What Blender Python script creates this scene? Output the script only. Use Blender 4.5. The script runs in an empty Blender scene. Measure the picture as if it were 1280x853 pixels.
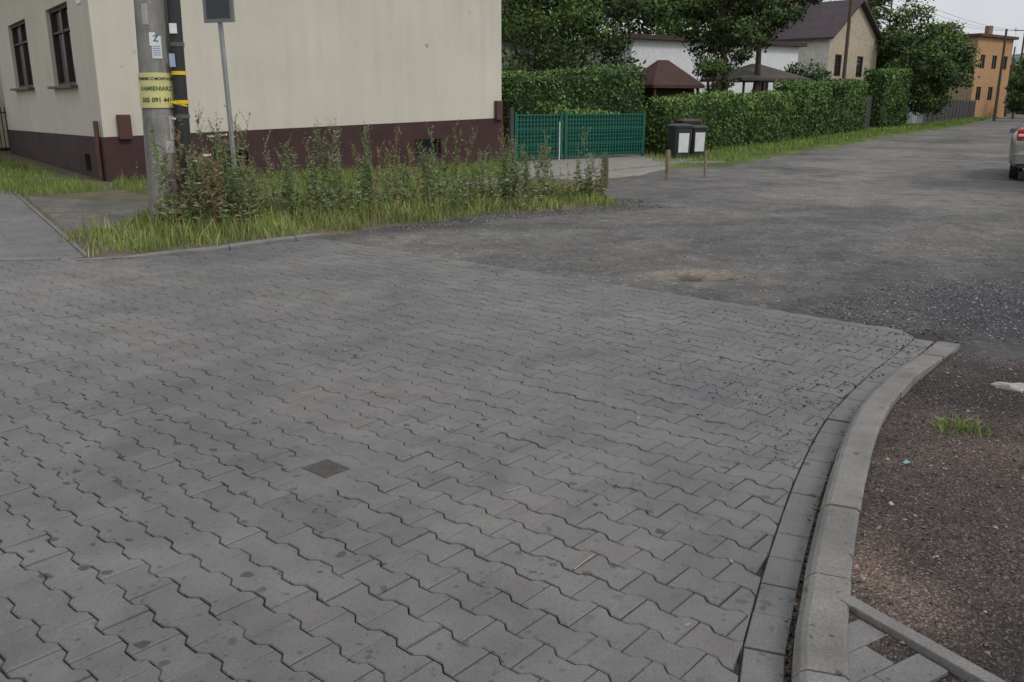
import bpy, math, numpy as np, random
from mathutils import Vector, Matrix
R=np.random.default_rng(7); random.seed(7)
sc=bpy.context.scene
sc.view_settings.view_transform='Standard'; sc.view_settings.look='None'; sc.view_settings.exposure=0; sc.view_settings.gamma=1

# ------------------------------------------------------------------ helpers
class Acc:
    def __init__(s): s.V=[];s.L=[];s.T=[];s.M=[];s.C=[];s.n=0;s.S=[]
    def add(s,v,faces,mat=0,col=(1,1,1),smooth=False):
        v=np.asarray(v,dtype=np.float64).reshape(-1,3); m=len(v)
        s.V.append(v)
        c=np.asarray(col,dtype=np.float64)
        if c.ndim==1: c=np.tile(c,(m,1))
        s.C.append(c)
        if isinstance(faces,np.ndarray):
            s.L.append((faces+s.n).ravel()); s.T.append(np.full(len(faces),faces.shape[1])); k=len(faces)
        else:
            for f in faces:
                s.L.append(np.array(f)+s.n); s.T.append(np.array([len(f)]))
            k=len(faces)
        s.M.append(np.full(k,mat)); s.S.append(np.full(k,smooth)); s.n+=m
    def build(s,name,mats,parent=None):
        me=bpy.data.meshes.new(name)
        V=np.concatenate(s.V);L=np.concatenate(s.L);T=np.concatenate(s.T);Mi=np.concatenate(s.M);C=np.concatenate(s.C);S=np.concatenate(s.S)
        me.vertices.add(len(V));me.vertices.foreach_set('co',V.ravel())
        me.loops.add(len(L));me.loops.foreach_set('vertex_index',L.astype(np.int32))
        me.polygons.add(len(T));me.polygons.foreach_set('loop_start',np.concatenate([[0],np.cumsum(T)[:-1]]).astype(np.int32))
        me.polygons.foreach_set('material_index',Mi.astype(np.int32))
        me.polygons.foreach_set('use_smooth',S.astype(bool))
        me.update(calc_edges=True)
        a=me.color_attributes.new('Col','FLOAT_COLOR','POINT')
        a.data.foreach_set('color',np.concatenate([C,np.ones((len(C),1))],1).ravel().astype(np.float32))
        me.validate()
        for m in mats: me.materials.append(m)
        o=bpy.data.objects.new(name,me); sc.collection.objects.link(o)
        if parent: o.parent=parent
        return o
def empty(name,loc=(0,0,0)):
    o=bpy.data.objects.new(name,None); o.empty_display_size=.3; sc.collection.objects.link(o); return o
def nrm(v): v=np.asarray(v,float); return v/np.linalg.norm(v)
def tube(acc,p0,p1,r0,r1,n=10,mat=0,col=(1,1,1),cap=True):
    p0=np.array(p0,float);p1=np.array(p1,float);d=nrm(p1-p0)
    a=nrm(np.cross(d,[0,0,1] if abs(d[2])<.9 else [1,0,0]));b=np.cross(d,a)
    t=np.linspace(0,2*np.pi,n,endpoint=False);ring=np.cos(t)[:,None]*a+np.sin(t)[:,None]*b
    v=np.vstack([p0+ring*r0,p1+ring*r1])
    i=np.arange(n);j=(i+1)%n
    acc.add(v,np.stack([i,j,j+n,i+n],1)[:,::-1].copy(),mat,col,True)
    if cap: acc.add(v,[list(range(n)),list(range(n,2*n))[::-1]],mat,col)
def box(acc,c,sx,sy,sz,ang=0,mat=0,col=(1,1,1),taper=1.0,bev=0.0):
    ca,sa=math.cos(ang),math.sin(ang)
    def ring(kx,ky,z,b):
        P=[(-kx+b,-ky),(kx-b,-ky),(kx,-ky+b),(kx,ky-b),(kx-b,ky),(-kx+b,ky),(-kx,ky-b),(-kx,-ky+b)] if bev>0 else [(-kx,-ky),(kx,-ky),(kx,ky),(-kx,ky)]
        return [(c[0]+x*ca-y*sa,c[1]+x*sa+y*ca,c[2]+z) for x,y in P]
    hx,hy=sx/2,sy/2
    if bev>0:
        rs=[ring(hx,hy,0,bev),ring(hx*taper,hy*taper,sz-bev,bev),ring(hx*taper-bev*.8,hy*taper-bev*.8,sz,bev)]
    else: rs=[ring(hx,hy,0,0),ring(hx*taper,hy*taper,sz,0)]
    n=len(rs[0]);v=[p for r in rs for p in r];f=[]
    for k in range(len(rs)-1):
        for i in range(n):
            j=(i+1)%n; f.append([k*n+i,k*n+j,(k+1)*n+j,(k+1)*n+i])
    f.append(list(range(n))[::-1]);f.append([len(v)-n+i for i in range(n)])
    acc.add(v,f,mat,col)
def leaves(acc,c,size,col,mat=0,asp=.55,up=0.0,jit=.3):
    n=len(c);a=R.normal(size=(n,3));a[:,2]*=(1-up);a/=np.linalg.norm(a,axis=1)[:,None]
    q=R.normal(size=(n,3));b=np.cross(a,q);b/=np.linalg.norm(b,axis=1)[:,None]
    s=(size*(1+jit*R.normal(size=n)).clip(.4,1.8))[:,None]
    v=np.stack([c-a*s,c-b*s*asp+a*s*.1,c+a*s,c+b*s*asp+a*s*.1],1).reshape(-1,3)
    f=np.arange(4*n).reshape(n,4)
    acc.add(v,f,mat,np.repeat(col,4,0))
def dirleaves(acc,b,d,ln,w,col,mat=0):
    n=len(b);d=d/np.linalg.norm(d,axis=1)[:,None]
    q=np.cross(d,R.normal(size=(n,3)));q/=np.linalg.norm(q,axis=1)[:,None]
    ln=np.asarray(ln).reshape(-1,1)*np.ones((n,1));w=np.asarray(w).reshape(-1,1)*np.ones((n,1))
    m=b+d*ln*.45; t=b+d*ln; t[:,2]-=.12*ln[:,0]
    v=np.stack([b,m-q*w,t,m+q*w],1).reshape(-1,3)
    acc.add(v,np.arange(4*n).reshape(n,4),mat,np.repeat(col,4,0))
def grass(acc,b,h,w,col,lean=.35,mat=0):
    n=len(b);az=R.uniform(0,2*np.pi,n);la=np.abs(R.normal(size=n))*lean
    dx=np.stack([np.cos(az)*la,np.sin(az)*la,np.zeros(n)],1)*h[:,None]
    up=np.zeros((n,3));up[:,2]=h
    a2=R.uniform(0,2*np.pi,n);q=np.stack([np.cos(a2),np.sin(a2),np.zeros(n)],1)*w[:,None]
    m=b+up*.55+dx*.35;t=b+up*(1-.15*la[:,None])+dx*1.1
    v=np.stack([b-q,b+q,m+q*.7,m-q*.7,t],1).reshape(-1,3);o=np.arange(n)*5
    cc=np.repeat(col,5,0);k=acc.n
    acc.add(v,np.stack([o,o+1,o+2,o+3],1),mat,cc)
    acc.L.append((np.stack([o+3,o+2,o+4],1)+k).ravel());acc.T.append(np.full(n,3));acc.M.append(np.full(n,mat));acc.S.append(np.full(n,False))
OCT=np.array([[1,0,0],[-1,0,0],[0,1,0],[0,-1,0],[0,0,1],[0,0,-1]],float)
OF=np.array([[0,2,4],[2,1,4],[1,3,4],[3,0,4],[2,0,5],[1,2,5],[3,1,5],[0,3,5]])
def pebbles(acc,c,s,col,mat=0):
    n=len(c);v=OCT[None]+R.normal(size=(n,6,3))*.28
    v*=s[:,None,None]*np.array([1,1,.6]);a=R.uniform(0,6.28,n);ca,sa=np.cos(a)[:,None],np.sin(a)[:,None]
    x=v[:,:,0]*ca-v[:,:,1]*sa;y=v[:,:,0]*sa+v[:,:,1]*ca
    v=np.stack([x,y,v[:,:,2]],2)+c[:,None,:]
    f=(OF[None]+np.arange(n)[:,None,None]*6).reshape(-1,3)
    acc.add(v.reshape(-1,3),f,mat,np.repeat(col,6,0))
def inpoly(x,y,P):
    P=np.asarray(P);r=np.zeros(np.shape(x),bool);j=len(P)-1
    for i in range(len(P)):
        xi,yi=P[i][:2];xj,yj=P[j][:2]
        c=((yi>y)!=(yj>y))&(x<(xj-xi)*(y-yi)/(yj-yi+1e-12)+xi);r^=c;j=i
    return r
def sdist(x,y,P,closed=True):
    d=np.full(np.shape(x),1e9);n=len(P)
    for i in range(n if closed else n-1):
        ax,ay=P[i][:2];bx,by=P[(i+1)%n][:2];t=((x-ax)*(bx-ax)+(y-ay)*(by-ay))/((bx-ax)**2+(by-ay)**2);t=np.clip(t,0,1)
        d=np.minimum(d,np.hypot(x-ax-t*(bx-ax),y-ay-t*(by-ay)))
    return np.where(inpoly(x,y,P),d,-d) if closed else d
def scatter(P,n,ex=0):
    P=np.asarray(P,float)[:,:2];lo,hi=P.min(0)-ex,P.max(0)+ex;out=[];k=0
    while k<n:
        p=R.uniform(lo,hi,(n*2,2));p=p[(sdist(p[:,0],p[:,1],P)>-ex) if ex else inpoly(p[:,0],p[:,1],P)];out.append(p);k+=len(p)
    return np.concatenate(out)[:n]
def n2(x,y,s=1.0,k=0):
    x=x*s+k*3.1;y=y*s-k*1.7
    return (np.sin(x*1.7+1.3*np.sin(y*1.1))+np.sin(y*2.3+1.7*np.sin(x*.9+2))+.5*np.sin(x*4.1+y*3.3)+.5*np.sin(y*5.2-x*2.9+1))/3
def colv(base,n,var=.25,hue=.12):
    b=np.tile(np.array(base,float),(n,1))*(1+var*R.normal(size=(n,1))).clip(.35,1.9)
    b[:,0]*=(1+hue*R.normal(size=n)).clip(.5,1.8);return b.clip(0,1)

# ------------------------------------------------------------------ materials
def ND(nt,t,**k):
    n=nt.nodes.new(t)
    for a,b in k.items(): setattr(n,a,b)
    return n
def ramp(nt,src,stops):
    r=ND(nt,'ShaderNodeValToRGB');e=r.color_ramp.elements
    while len(e)<len(stops): e.new(.5)
    for i,(p,c) in enumerate(stops):
        e[i].position=p; e[i].color=(*c,1) if hasattr(c,'__len__') else (c,c,c,1)
    nt.links.new(src,r.inputs[0]);return r.outputs[0]
def noise(nt,co,scale,detail=6,rough=.6,dist=0):
    n=ND(nt,'ShaderNodeTexNoise');n.inputs['Scale'].default_value=scale;n.inputs['Detail'].default_value=min(detail,3.5)
    n.inputs['Roughness'].default_value=rough;n.inputs['Distortion'].default_value=dist
    nt.links.new(co,n.inputs['Vector']);return n.outputs['Fac']
def mul(nt,a,b,mode='MULTIPLY',f=1.0):
    m=ND(nt,'ShaderNodeMix',data_type='RGBA',blend_type=mode);
    if not isinstance(f,(int,float)): nt.links.new(f,m.inputs[0])
    else: m.inputs[0].default_value=f
    for s,i in ((a,6),(b,7)):
        if isinstance(s,tuple): m.inputs[i].default_value=(*s,1)
        else: nt.links.new(s,m.inputs[i])
    return m.outputs[2]
def mat(name,c,rough=.85,var=.3,vs=3,fine=.25,fs=60,bump=.2,bs=60,bd=.01,attr=True,metal=0,spec=.4,extra=None,coat=0):
    m=bpy.data.materials.new(name);m.use_nodes=True;nt=m.node_tree;b=nt.nodes['Principled BSDF']
    co=ND(nt,'ShaderNodeTexCoord').outputs['Object']
    col=mul(nt,tuple(c),ramp(nt,noise(nt,co,vs),[(.25,1-var),(.75,1+var)]))
    if fine: col=mul(nt,col,ramp(nt,noise(nt,co,fs,4),[(.25,1-fine),(.75,1+fine)]))
    if attr:
        a=ND(nt,'ShaderNodeVertexColor');a.layer_name='Col';col=mul(nt,col,a.outputs[0])
    if extra: col=extra(nt,co,col,b)
    nt.links.new(col,b.inputs['Base Color']);b.inputs['Roughness'].default_value=rough
    b.inputs['Metallic'].default_value=metal;b.inputs['Specular IOR Level'].default_value=spec
    if coat: b.inputs['Coat Weight'].default_value=coat
    if bump:
        bn=ND(nt,'ShaderNodeBump');bn.inputs['Strength'].default_value=bump;bn.inputs['Distance'].default_value=bd
        nt.links.new(noise(nt,co,bs,5,.65),bn.inputs['Height']);nt.links.new(bn.outputs[0],b.inputs['Normal'])
    return m
def leafmat(name):
    m=bpy.data.materials.new(name);m.use_nodes=True;nt=m.node_tree;b=nt.nodes['Principled BSDF']
    a=ND(nt,'ShaderNodeVertexColor');a.layer_name='Col';co=ND(nt,'ShaderNodeTexCoord').outputs['Object']
    col=mul(nt,a.outputs[0],ramp(nt,noise(nt,co,1.2,2),[(.3,.95),(.7,1.5)]))
    nt.links.new(col,b.inputs['Base Color']);b.inputs['Roughness'].default_value=.65;b.inputs['Specular IOR Level'].default_value=.25
    return m
LEAF=leafmat('leaf'); GRASSM=leafmat('grass_blade')
BARK=mat('bark',(.09,.07,.05),.95,.4,4,.4,30,.6,25,.03)
def spots(nt,co,col,scale,rad,dark,dstops,dscale):
    nz=ND(nt,'ShaderNodeTexNoise');nz.inputs['Scale'].default_value=scale*1.6;nz.inputs['Detail'].default_value=2;nt.links.new(co,nz.inputs['Vector'])
    va=ND(nt,'ShaderNodeVectorMath',operation='MULTIPLY_ADD');nt.links.new(nz.outputs['Color'],va.inputs[0]);va.inputs[1].default_value=(.55/scale,)*3;nt.links.new(co,va.inputs[2])
    v=ND(nt,'ShaderNodeTexVoronoi');v.inputs['Scale'].default_value=scale;nt.links.new(va.outputs[0],v.inputs['Vector'])
    sp=ND(nt,'ShaderNodeSeparateColor');nt.links.new(v.outputs['Color'],sp.inputs[0])
    mt=ND(nt,'ShaderNodeMath',operation='MULTIPLY');nt.links.new(sp.outputs[0],mt.inputs[0]);mt.inputs[1].default_value=rad
    df=ND(nt,'ShaderNodeMath',operation='SUBTRACT');nt.links.new(v.outputs['Distance'],df.inputs[0]);nt.links.new(mt.outputs[0],df.inputs[1])
    spot=ramp(nt,df.outputs[0],[(0.0,dark),(.05,1.0)])
    dens=ramp(nt,noise(nt,co,dscale,4),dstops)
    return mul(nt,col,mul(nt,(1,1,1),spot,'MIX',dens))
def paver_extra(nt,co,col,b):
    col=spots(nt,co,col,10,.20,.38,[(.38,0.0),(.55,1.0)],.9)
    col=spots(nt,co,col,24,.24,.5,[(.42,0.0),(.6,1.0)],1.7)
    big=ramp(nt,noise(nt,co,.42,6,.6,.5),[(.3,(.68,.70,.76)),(.5,(.97,.965,.96)),(.72,(1.22,1.19,1.13))])
    mid=ramp(nt,noise(nt,co,2.2,6,.7,.8),[(.3,.80),(.55,1.02),(.75,1.14)])
    return mul(nt,mul(nt,col,big),mid)
PAVER=mat('concrete_paver',(.155,.151,.149),.58,.12,5,.3,140,.35,170,.003,spec=.5,extra=paver_extra)
JOINT=mat('joint_sand',(.040,.037,.032),.95,.3,6,.4,120,.4,150,.004)
KERB=mat('kerb_concrete',(.185,.178,.168),.85,.3,4,.3,120,.35,130,.004,extra=lambda nt,co,c,b:spots(nt,co,c,14,.22,.5,[(.45,0),(.6,1)],1.5))
def road_extra(nt,co,col,b):
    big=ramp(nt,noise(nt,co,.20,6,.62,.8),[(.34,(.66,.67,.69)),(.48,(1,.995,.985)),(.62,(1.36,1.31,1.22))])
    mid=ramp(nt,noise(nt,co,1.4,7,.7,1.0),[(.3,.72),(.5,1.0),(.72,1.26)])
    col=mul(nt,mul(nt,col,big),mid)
    v=ND(nt,'ShaderNodeTexVoronoi');v.inputs['Scale'].default_value=55;nt.links.new(co,v.inputs['Vector'])
    col=mul(nt,col,ramp(nt,v.outputs['Distance'],[(.1,1.15),(.45,.84)]))
    a=ND(nt,'ShaderNodeTexVoronoi');a.inputs['Scale'].default_value=22;nt.links.new(co,a.inputs['Vector'])
    sp=ND(nt,'ShaderNodeSeparateColor');nt.links.new(a.outputs['Color'],sp.inputs[0])
    return mul(nt,col,ramp(nt,sp.outputs[0],[(.0,.82),(.9,1.03),(1,1.5)]))
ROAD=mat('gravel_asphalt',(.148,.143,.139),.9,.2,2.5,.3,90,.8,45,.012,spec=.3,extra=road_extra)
def soil_extra(nt,co,col,b):
    a=ND(nt,'ShaderNodeTexVoronoi');a.inputs['Scale'].default_value=150;nt.links.new(co,a.inputs['Vector'])
    sp=ND(nt,'ShaderNodeSeparateColor');nt.links.new(a.outputs['Color'],sp.inputs[0])
    col=mul(nt,col,ramp(nt,sp.outputs[0],[(.0,.55),(.8,1.1),(1,2.3)]))
    return mul(nt,col,ramp(nt,noise(nt,co,.8,6,.65,.6),[(.3,(.62,.64,.68)),(.7,(1.35,1.25,1.2))]))
SOIL=mat('cinder_soil',(.080,.068,.062),.97,.3,3.0,.5,90,1.0,45,.03,spec=.2,extra=soil_extra)
DIRT=mat('verge_dirt',(.13,.11,.08),.97,.3,2.0,.4,60,.8,45,.02,spec=.2)
GROUND=mat('ground_grass',(.10,.115,.05),.97,.4,.6,.4,12,.6,15,.03,spec=.1)
CONC=mat('light_concrete',(.33,.32,.30),.9,.2,2,.2,80,.3,60,.005)
STONE=mat('stone',(1,1,1),.9,.2,5,.3,100,.3,120,.003)
def stucco_extra(nt,co,col,b):
    s=ramp(nt,noise(nt,co,.5,5,.6),[(.3,(.92,.92,.92)),(.7,(1.04,1.03,1.02))])
    mp=ND(nt,'ShaderNodeMapping');mp.inputs['Scale'].default_value=(3,3,.25);nt.links.new(co,mp.inputs[0])
    st=ramp(nt,noise(nt,mp.outputs[0],1.2,5),[(.35,.955),(.6,1.015)])
    return spots(nt,co,mul(nt,mul(nt,col,s),st),1.1,.035,.45,[(.4,0),(.5,1)],.7)
STUCCO=mat('cream_stucco',(.59,.555,.485),.95,.03,.8,.05,40,.35,90,.006,spec=.15,extra=stucco_extra)
PLINTH=mat('brown_plinth',(.062,.034,.034),.8,.25,1.5,.15,50,.25,70,.005,spec=.25)
GLASS=mat('dark_glass',(.02,.022,.025),.08,.1,1,0,1,0,spec=.6)
FRAME=mat('brown_window_frame',(.05,.03,.022),.6,.2,5,.1,50,0)
WOOD=mat('weathered_wood',(.14,.11,.085),.9,.3,6,.35,50,.5,50,.005)
ROOFB=mat('brown_roof',(.060,.046,.044),.8,.25,2,.2,20,.3,12,.02)
PAINT=mat('painted',(1,1,1),.55,.1,5,.08,60,.1,50,.002)
METAL=mat('galvanised_steel',(.33,.34,.35),.45,.15,6,.1,60,.1,60,.002,metal=.6)
PLASTIC=mat('plastic',(1,1,1),.45,.1,5,.08,60,.05,50,.002)
def pole_extra(nt,co,col,b):
    mp=ND(nt,'ShaderNodeMapping');mp.inputs['Scale'].default_value=(6,6,.6);nt.links.new(co,mp.inputs[0])
    return mul(nt,col,ramp(nt,noise(nt,mp.outputs[0],1.5,6,.7),[(.3,(.66,.65,.62)),(.7,(1.18,1.18,1.16))]))
POLEC=mat('pole_concrete',(.25,.243,.23),.9,.2,5,.3,70,.5,60,.006,extra=pole_extra)
BRICK=mat('pale_brick',(.42,.36,.28),.9,.2,3,.2,14,.2,20,.01)

# ------------------------------------------------------------------ key curves (metres)
KIN=np.array([(.1,-.6),(.32,.5),(.57,1.4),(.80,2.18),(.91,2.47),(1.11,2.94),(1.41,3.59),(1.78,4.29),(2.23,4.96),(2.62,5.47),(2.97,5.93)])
def smooth_curve(P,step=.05):
    P=np.asarray(P,float);out=[]
    Q=np.vstack([2*P[0]-P[1],P,2*P[-1]-P[-2]])
    for i in range(1,len(Q)-2):
        t=np.linspace(0,1,12,endpoint=False)[:,None];a,b,c,d=Q[i-1:i+3]
        out.append(.5*((2*b)+(-a+c)*t+(2*a-5*b+4*c-d)*t**2+(-a+3*b-3*c+d)*t**3))
    out=np.vstack(out+[P[-1:]]);s=np.concatenate([[0],np.cumsum(np.linalg.norm(np.diff(out,axis=0),axis=1))])
    n=max(2,int(s[-1]/step));u=np.linspace(0,s[-1],n)
    return np.stack([np.interp(u,s,out[:,0]),np.interp(u,s,out[:,1])],1)
def offset(C,d):
    t=np.gradient(C,axis=0);t/=np.linalg.norm(t,axis=1)[:,None]
    return C+np.stack([t[:,1],-t[:,0]],1)*d
KC=smooth_curve(KIN)
BORD=offset(KC,-.145)
E0=np.array([-2.30,10.74]);es=nrm([4.69,-4.07]);et=np.array([-es[1],es[0]])
TOPX=np.array([-14,-5.4,-4.35,-3.83,-3.32,-2.96,-2.55,-2.30,3.3]);
TOPY=np.array([9.0,9.17,9.27,9.48,9.80,10.25,10.66,10.74,10.74+(5.6)*es[1]/es[0]])
def top(x): return np.interp(x,TOPX,TOPY)
def bordx(y): return np.interp(y,BORD[:,1],BORD[:,0])

# ------------------------------------------------------------------ paving blocks
A=Acc()
w,nn=.0825,.0575;P_,pitch=.2,.14
base=np.array([(-.1,-w),(-.065,-w),(-.035,-nn),(.035,-nn),(.065,-w),(.1,-w),(.1,w),(.065,w),(.035,nn),(-.035,nn),(-.065,w),(-.1,w)])
def inset(B,g):
    B=B.copy();B[:,0]-=np.sign(B[:,0])*g*np.where(np.abs(B[:,0])>.09,1,0.1);B[:,1]-=np.sign(B[:,1])*g;return B
rings=[(inset(base,.0062),0.0),(inset(base,.0026),-.0045),(inset(base,.0026),-.03)]
cover=np.array([-.846,3.72])
cells=[]
for k in range(-40,90):
    for i in range(-60,75):
        cells.append((i*P_+(.1 if k%2 else 0),-(k+.5)*pitch))
cells=np.array(cells);cw=E0+cells[:,:1]*es+cells[:,1:]*et
ok=(cw[:,1]<top(cw[:,0])+.05)&(cw[:,0]<bordx(cw[:,1])+.10)&(cw[:,1]>-.6)&(cw[:,0]>-8.5)
dc=cw-cover;ok&=~((np.abs(dc@es)<.11)&(np.abs(dc@et)<.085))
cells=cells[ok];cw=cw[ok];N=len(cells)
hz=R.normal(size=N)*.0012+.004*n2(cw[:,0],cw[:,1],.8);tx=R.normal(size=N)*.011;ty=R.normal(size=N)*.011
tint=colv((1,1,1),N,.065,.015)
VV=[]
for B,z in rings:
    px=cells[:,0,None]+B[None,:,0]+R.normal(size=(N,1))*.0008;py=cells[:,1,None]+B[None,:,1]+R.normal(size=(N,1))*.0008
    X=E0[0]+px*es[0]+py*et[0];Y=E0[1]+px*es[1]+py*et[1]
    X=np.minimum(X,bordx(Y)-.002);Y=np.minimum(Y,top(X)-.002)
    Zz=z+hz[:,None]+tx[:,None]*B[None,:,0]+ty[:,None]*B[None,:,1]
    VV.append(np.stack([X,Y,Zz],2))
V=np.concatenate(VV,1);o=(np.arange(N)*36)[:,None]
i=np.arange(12);j=(i+1)%12
A.add(V.reshape(-1,3),np.concatenate([(o[:,:,None]+np.stack([r*12+i,(r+1)*12+i,(r+1)*12+j,r*12+j],1)[None]).reshape(-1,4) for r in (0,1)]),0,np.repeat(tint,36,0))
k0=A.n-len(V.reshape(-1,3))
A.L.append((o+i[None]+k0).ravel());A.T.append(np.full(N,12));A.M.append(np.full(N,0));A.S.append(np.full(N,False))
def band(acc,C,d0,d1,ln,z,gap=.003,mat=0,tv=.1,ch=.004):
    s=np.concatenate([[0],np.cumsum(np.linalg.norm(np.diff(C,axis=0),axis=1))])
    c0,c1=offset(C,d0),offset(C,d1);u=0
    f=lambda D,u:np.array([np.interp(u,s,D[:,0]),np.interp(u,s,D[:,1])])
    while u+ln<s[-1]:
        a,b=u+gap,u+ln-gap;q=[f(c0,a),f(c0,b),f(c1,b),f(c1,a)];cen=sum(q)/4
        hh=z+R.normal()*.002;v=[(*(p+(cen-p)*ch/.07),hh) for p in q]+[(*p,hh-ch) for p in q]+[(*p,hh-.04) for p in q]
        ff=[[3,2,1,0]]+[[r*4+(m+1)%4,r*4+m,(r+1)*4+m,(r+1)*4+(m+1)%4][::-1] for r in (0,1) for m in range(4)]
        acc.add(v,ff,mat,colv((1,1,1),1,tv,.02)[0]);u+=ln
band(A,KC,-.142,-.020,.2,0,tv=.06)
A.build('block_paving',[PAVER])
A=Acc();xs=np.linspace(-8.6,3.05,60)
poly=[(-8.6,-.8,-.0135)]+[(float(x),float(y),-.0135) for x,y in KC[::4]]+[(float(x),float(top(x)),-.0135) for x in xs[::-1]]
A.add(poly,[list(range(len(poly)))]);A.build('paving_joint_bed',[JOINT])
A=Acc();an=math.atan2(es[1],es[0])
box(A,(cover[0],cover[1],-.035),.44,.36,.031,an,1,(.92,.92,.92))
box(A,(cover[0],cover[1],-.012),.175,.145,.010,an,0,bev=.003)
for a in range(-4,5):
    for b in range(-3,4):
        p=cover+es*a*.0185+et*b*.0195;box(A,(p[0],p[1],-.0022),.011,.012,.0022,an+.78*((a+b)%2),0,(1.5,1.4,1.3))
A.build('valve_cover',[mat('cast_iron',(.068,.064,.060),.75,.3,20,.3,100,.3,90,.002),PAVER])

# ------------------------------------------------------------------ kerbs
def kerb(name,C,ln,wd,hf,gap=.004,side=1,tn=1.0):
    A=Acc();s=np.concatenate([[0],np.cumsum(np.linalg.norm(np.diff(C,axis=0),axis=1))]);u=0;S=s[-1]
    while u<S-.05:
        e=min(u+ln,S);uu=np.linspace(u+gap,e-gap,8);dz=R.normal()*.004
        prof=[(0,-.12),(0.0,.62),(.018,.90),(.035,1.0),(wd-.012,1.0),(wd,.9),(wd,-.12)]
        col=colv((tn,tn,tn),1,.10,.02)[0];v=[]
        dd_=R.normal()*.003
        for x in uu:
            h=hf(x/S)
            for d,z in prof:
                D=offset(C,side*d);zz=z*h+dz if z>0 else -.12
                v.append((np.interp(x,s,D[:,0])+dd_,np.interp(x,s,D[:,1]),zz))
        m=len(prof);f=[]
        for q in range(7):
            for p in range(m-1):
                f.append([q*m+p,q*m+p+1,(q+1)*m+p+1,(q+1)*m+p][::(-side)])
        f.append([p for p in range(m)][::side]);f.append([7*m+p for p in range(m)][::-side])
        A.add(v,f,0,col);u=e
    return A.build(name,[KERB])
kerb('curved_kerb',KC,.56,.145,lambda t:.095*min(1,max(.12,(1-t)*5.5)))
LK=smooth_curve([(-7.5,9.02),(-5.4,9.17),(-4.35,9.27),(-3.83,9.48),(-3.32,9.80),(-2.96,10.25),(-2.55,10.66),(-2.32,10.80)])
kerb('low_kerb',LK,.9,.09,lambda t:.012+.04*min(1,max(0,(t-.5)*5)),side=-1,tn=.95)

# ------------------------------------------------------------------ ground sheets
A=Acc();A.add([(-1500,-300,-.07),(1500,-300,-.07),(1500,3000,-.07),(-1500,3000,-.07)],[[0,1,2,3]]);A.build('ground',[GROUND])
def gridmesh(name,x0,x1,y0,y1,st,zf,m,keep=None,colf=None):
    nx=int((x1-x0)/st)+1;ny=int((y1-y0)/st)+1
    X,Y=np.meshgrid(np.linspace(x0,x1,nx),np.linspace(y0,y1,ny));Z=zf(X,Y)
    idx=np.arange(nx*ny).reshape(ny,nx);f=np.stack([idx[:-1,:-1],idx[:-1,1:],idx[1:,1:],idx[1:,:-1]],-1).reshape(-1,4)
    if keep is not None:
        kc=keep(X.ravel()[f].mean(1),Y.ravel()[f].mean(1));f=f[kc]
    A=Acc();c=colf(X.ravel(),Y.ravel()) if colf else (1,1,1)
    A.add(np.stack([X.ravel(),Y.ravel(),Z.ravel()],1),f,0,c,True);return A.build(name,[m])
VERGE=[(-4.50,9.36),(-3.83,9.58),(-3.34,9.90),(-2.98,10.34),(-2.55,10.78),(-2.35,11.2),(-1.54,12.0),(-.36,13.2),(.756,13.8),(1.6,14.3),(1.75,14.9),(1.36,16.4),(.3,17.6),(-1.6,16.6),(-3.6,15.3),(-5.2,13.3),(-5.3,12.0),(-4.9,11.2),(-5.6,10.9)]
VFRONT=[(-2.40,10.95),(-1.54,11.85),(-.36,13.05),(.756,13.65),(1.7,14.2),(2.0,15.2)]
rd=np.array([.5175,.8557])
PH=np.array([1.80,8.32])
def roadz(X,Y):
    z=-.012+.010*n2(X,Y,.6)+.004*n2(X,Y,3.1,2)
    pav=(Y<top(X)+.05)&(X<3.1);z=np.where(pav,np.minimum(z,-.03),z)
    r=np.hypot((X-PH[0])/1.0,(Y-PH[1])/.6)+.06*n2(X,Y,6,3);z-=.06*np.exp(-(r/.26)**2)*(~pav);z+=.014*np.exp(-((r-.5)/.18)**2)*(~pav)
    de=np.abs((top(X)-Y))*.755;z=z-.022*np.exp(-(de/.12)**2)*(X>-2.4);ed=np.minimum.reduce([X+10,15-X,Y-4,34-Y]);return np.where(ed<1,z-.02*(1-ed.clip(0,1)),z)
def roadcol(X,Y):
    r=np.hypot((X-PH[0]-.05)/1.25,(Y-PH[1])/.75)+.16*n2(X,Y,4,1);k=np.exp(-(r/.40)**3)[:,None]
    c=(1-k)*np.array([1,1,1])+k*np.array([2.1,1.85,1.5])
    rh=np.hypot((X-PH[0])/.32,(Y-PH[1]+.02)/.17)+.35*n2(X,Y,9,2)
    c=c*(1-.8*np.exp(-rh.clip(0,9)**3)[:,None])
    d=np.exp(-((X-4.3)/2.2)**2-((Y-6.7)/1.2)**2)[:,None];c=c*(1-.52*d*np.array([1,.96,.88]))
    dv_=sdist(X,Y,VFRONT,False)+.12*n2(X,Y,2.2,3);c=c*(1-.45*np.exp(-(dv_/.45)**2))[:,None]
    q=(X-2.3)*rd[1]-(Y-8.5)*rd[0]
    tr=np.exp(-((q-2.4+.4*n2(X,Y,.2))/.6)**2)+np.exp(-((q-4.4+.4*n2(X,Y,.2))/.6)**2);c=c*(1-.22*tr[:,None])
    e=np.exp(-((q+2.6)/1.8)**2)*np.clip((Y-12)/8,0,1);c=c*(1+.22*e[:,None]*np.array([1,.97,.9]))
    return c
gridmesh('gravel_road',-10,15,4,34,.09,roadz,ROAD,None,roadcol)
A=Acc();a=np.array([1.0,16.5]);b=a+rd*230;rt=np.array([.8557,-.5175])*9.5
pts=[a,a+rt*1.6,b+rt,b];A.add([(p[0],p[1],-.045) for p in pts],[[0,1,2,3]],0,(1.08,1.06,1.03));A.build('far_road',[ROAD])
KO=offset(KC,.15)
def kox(y): return np.interp(y,KO[:,1],KO[:,0])
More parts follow.
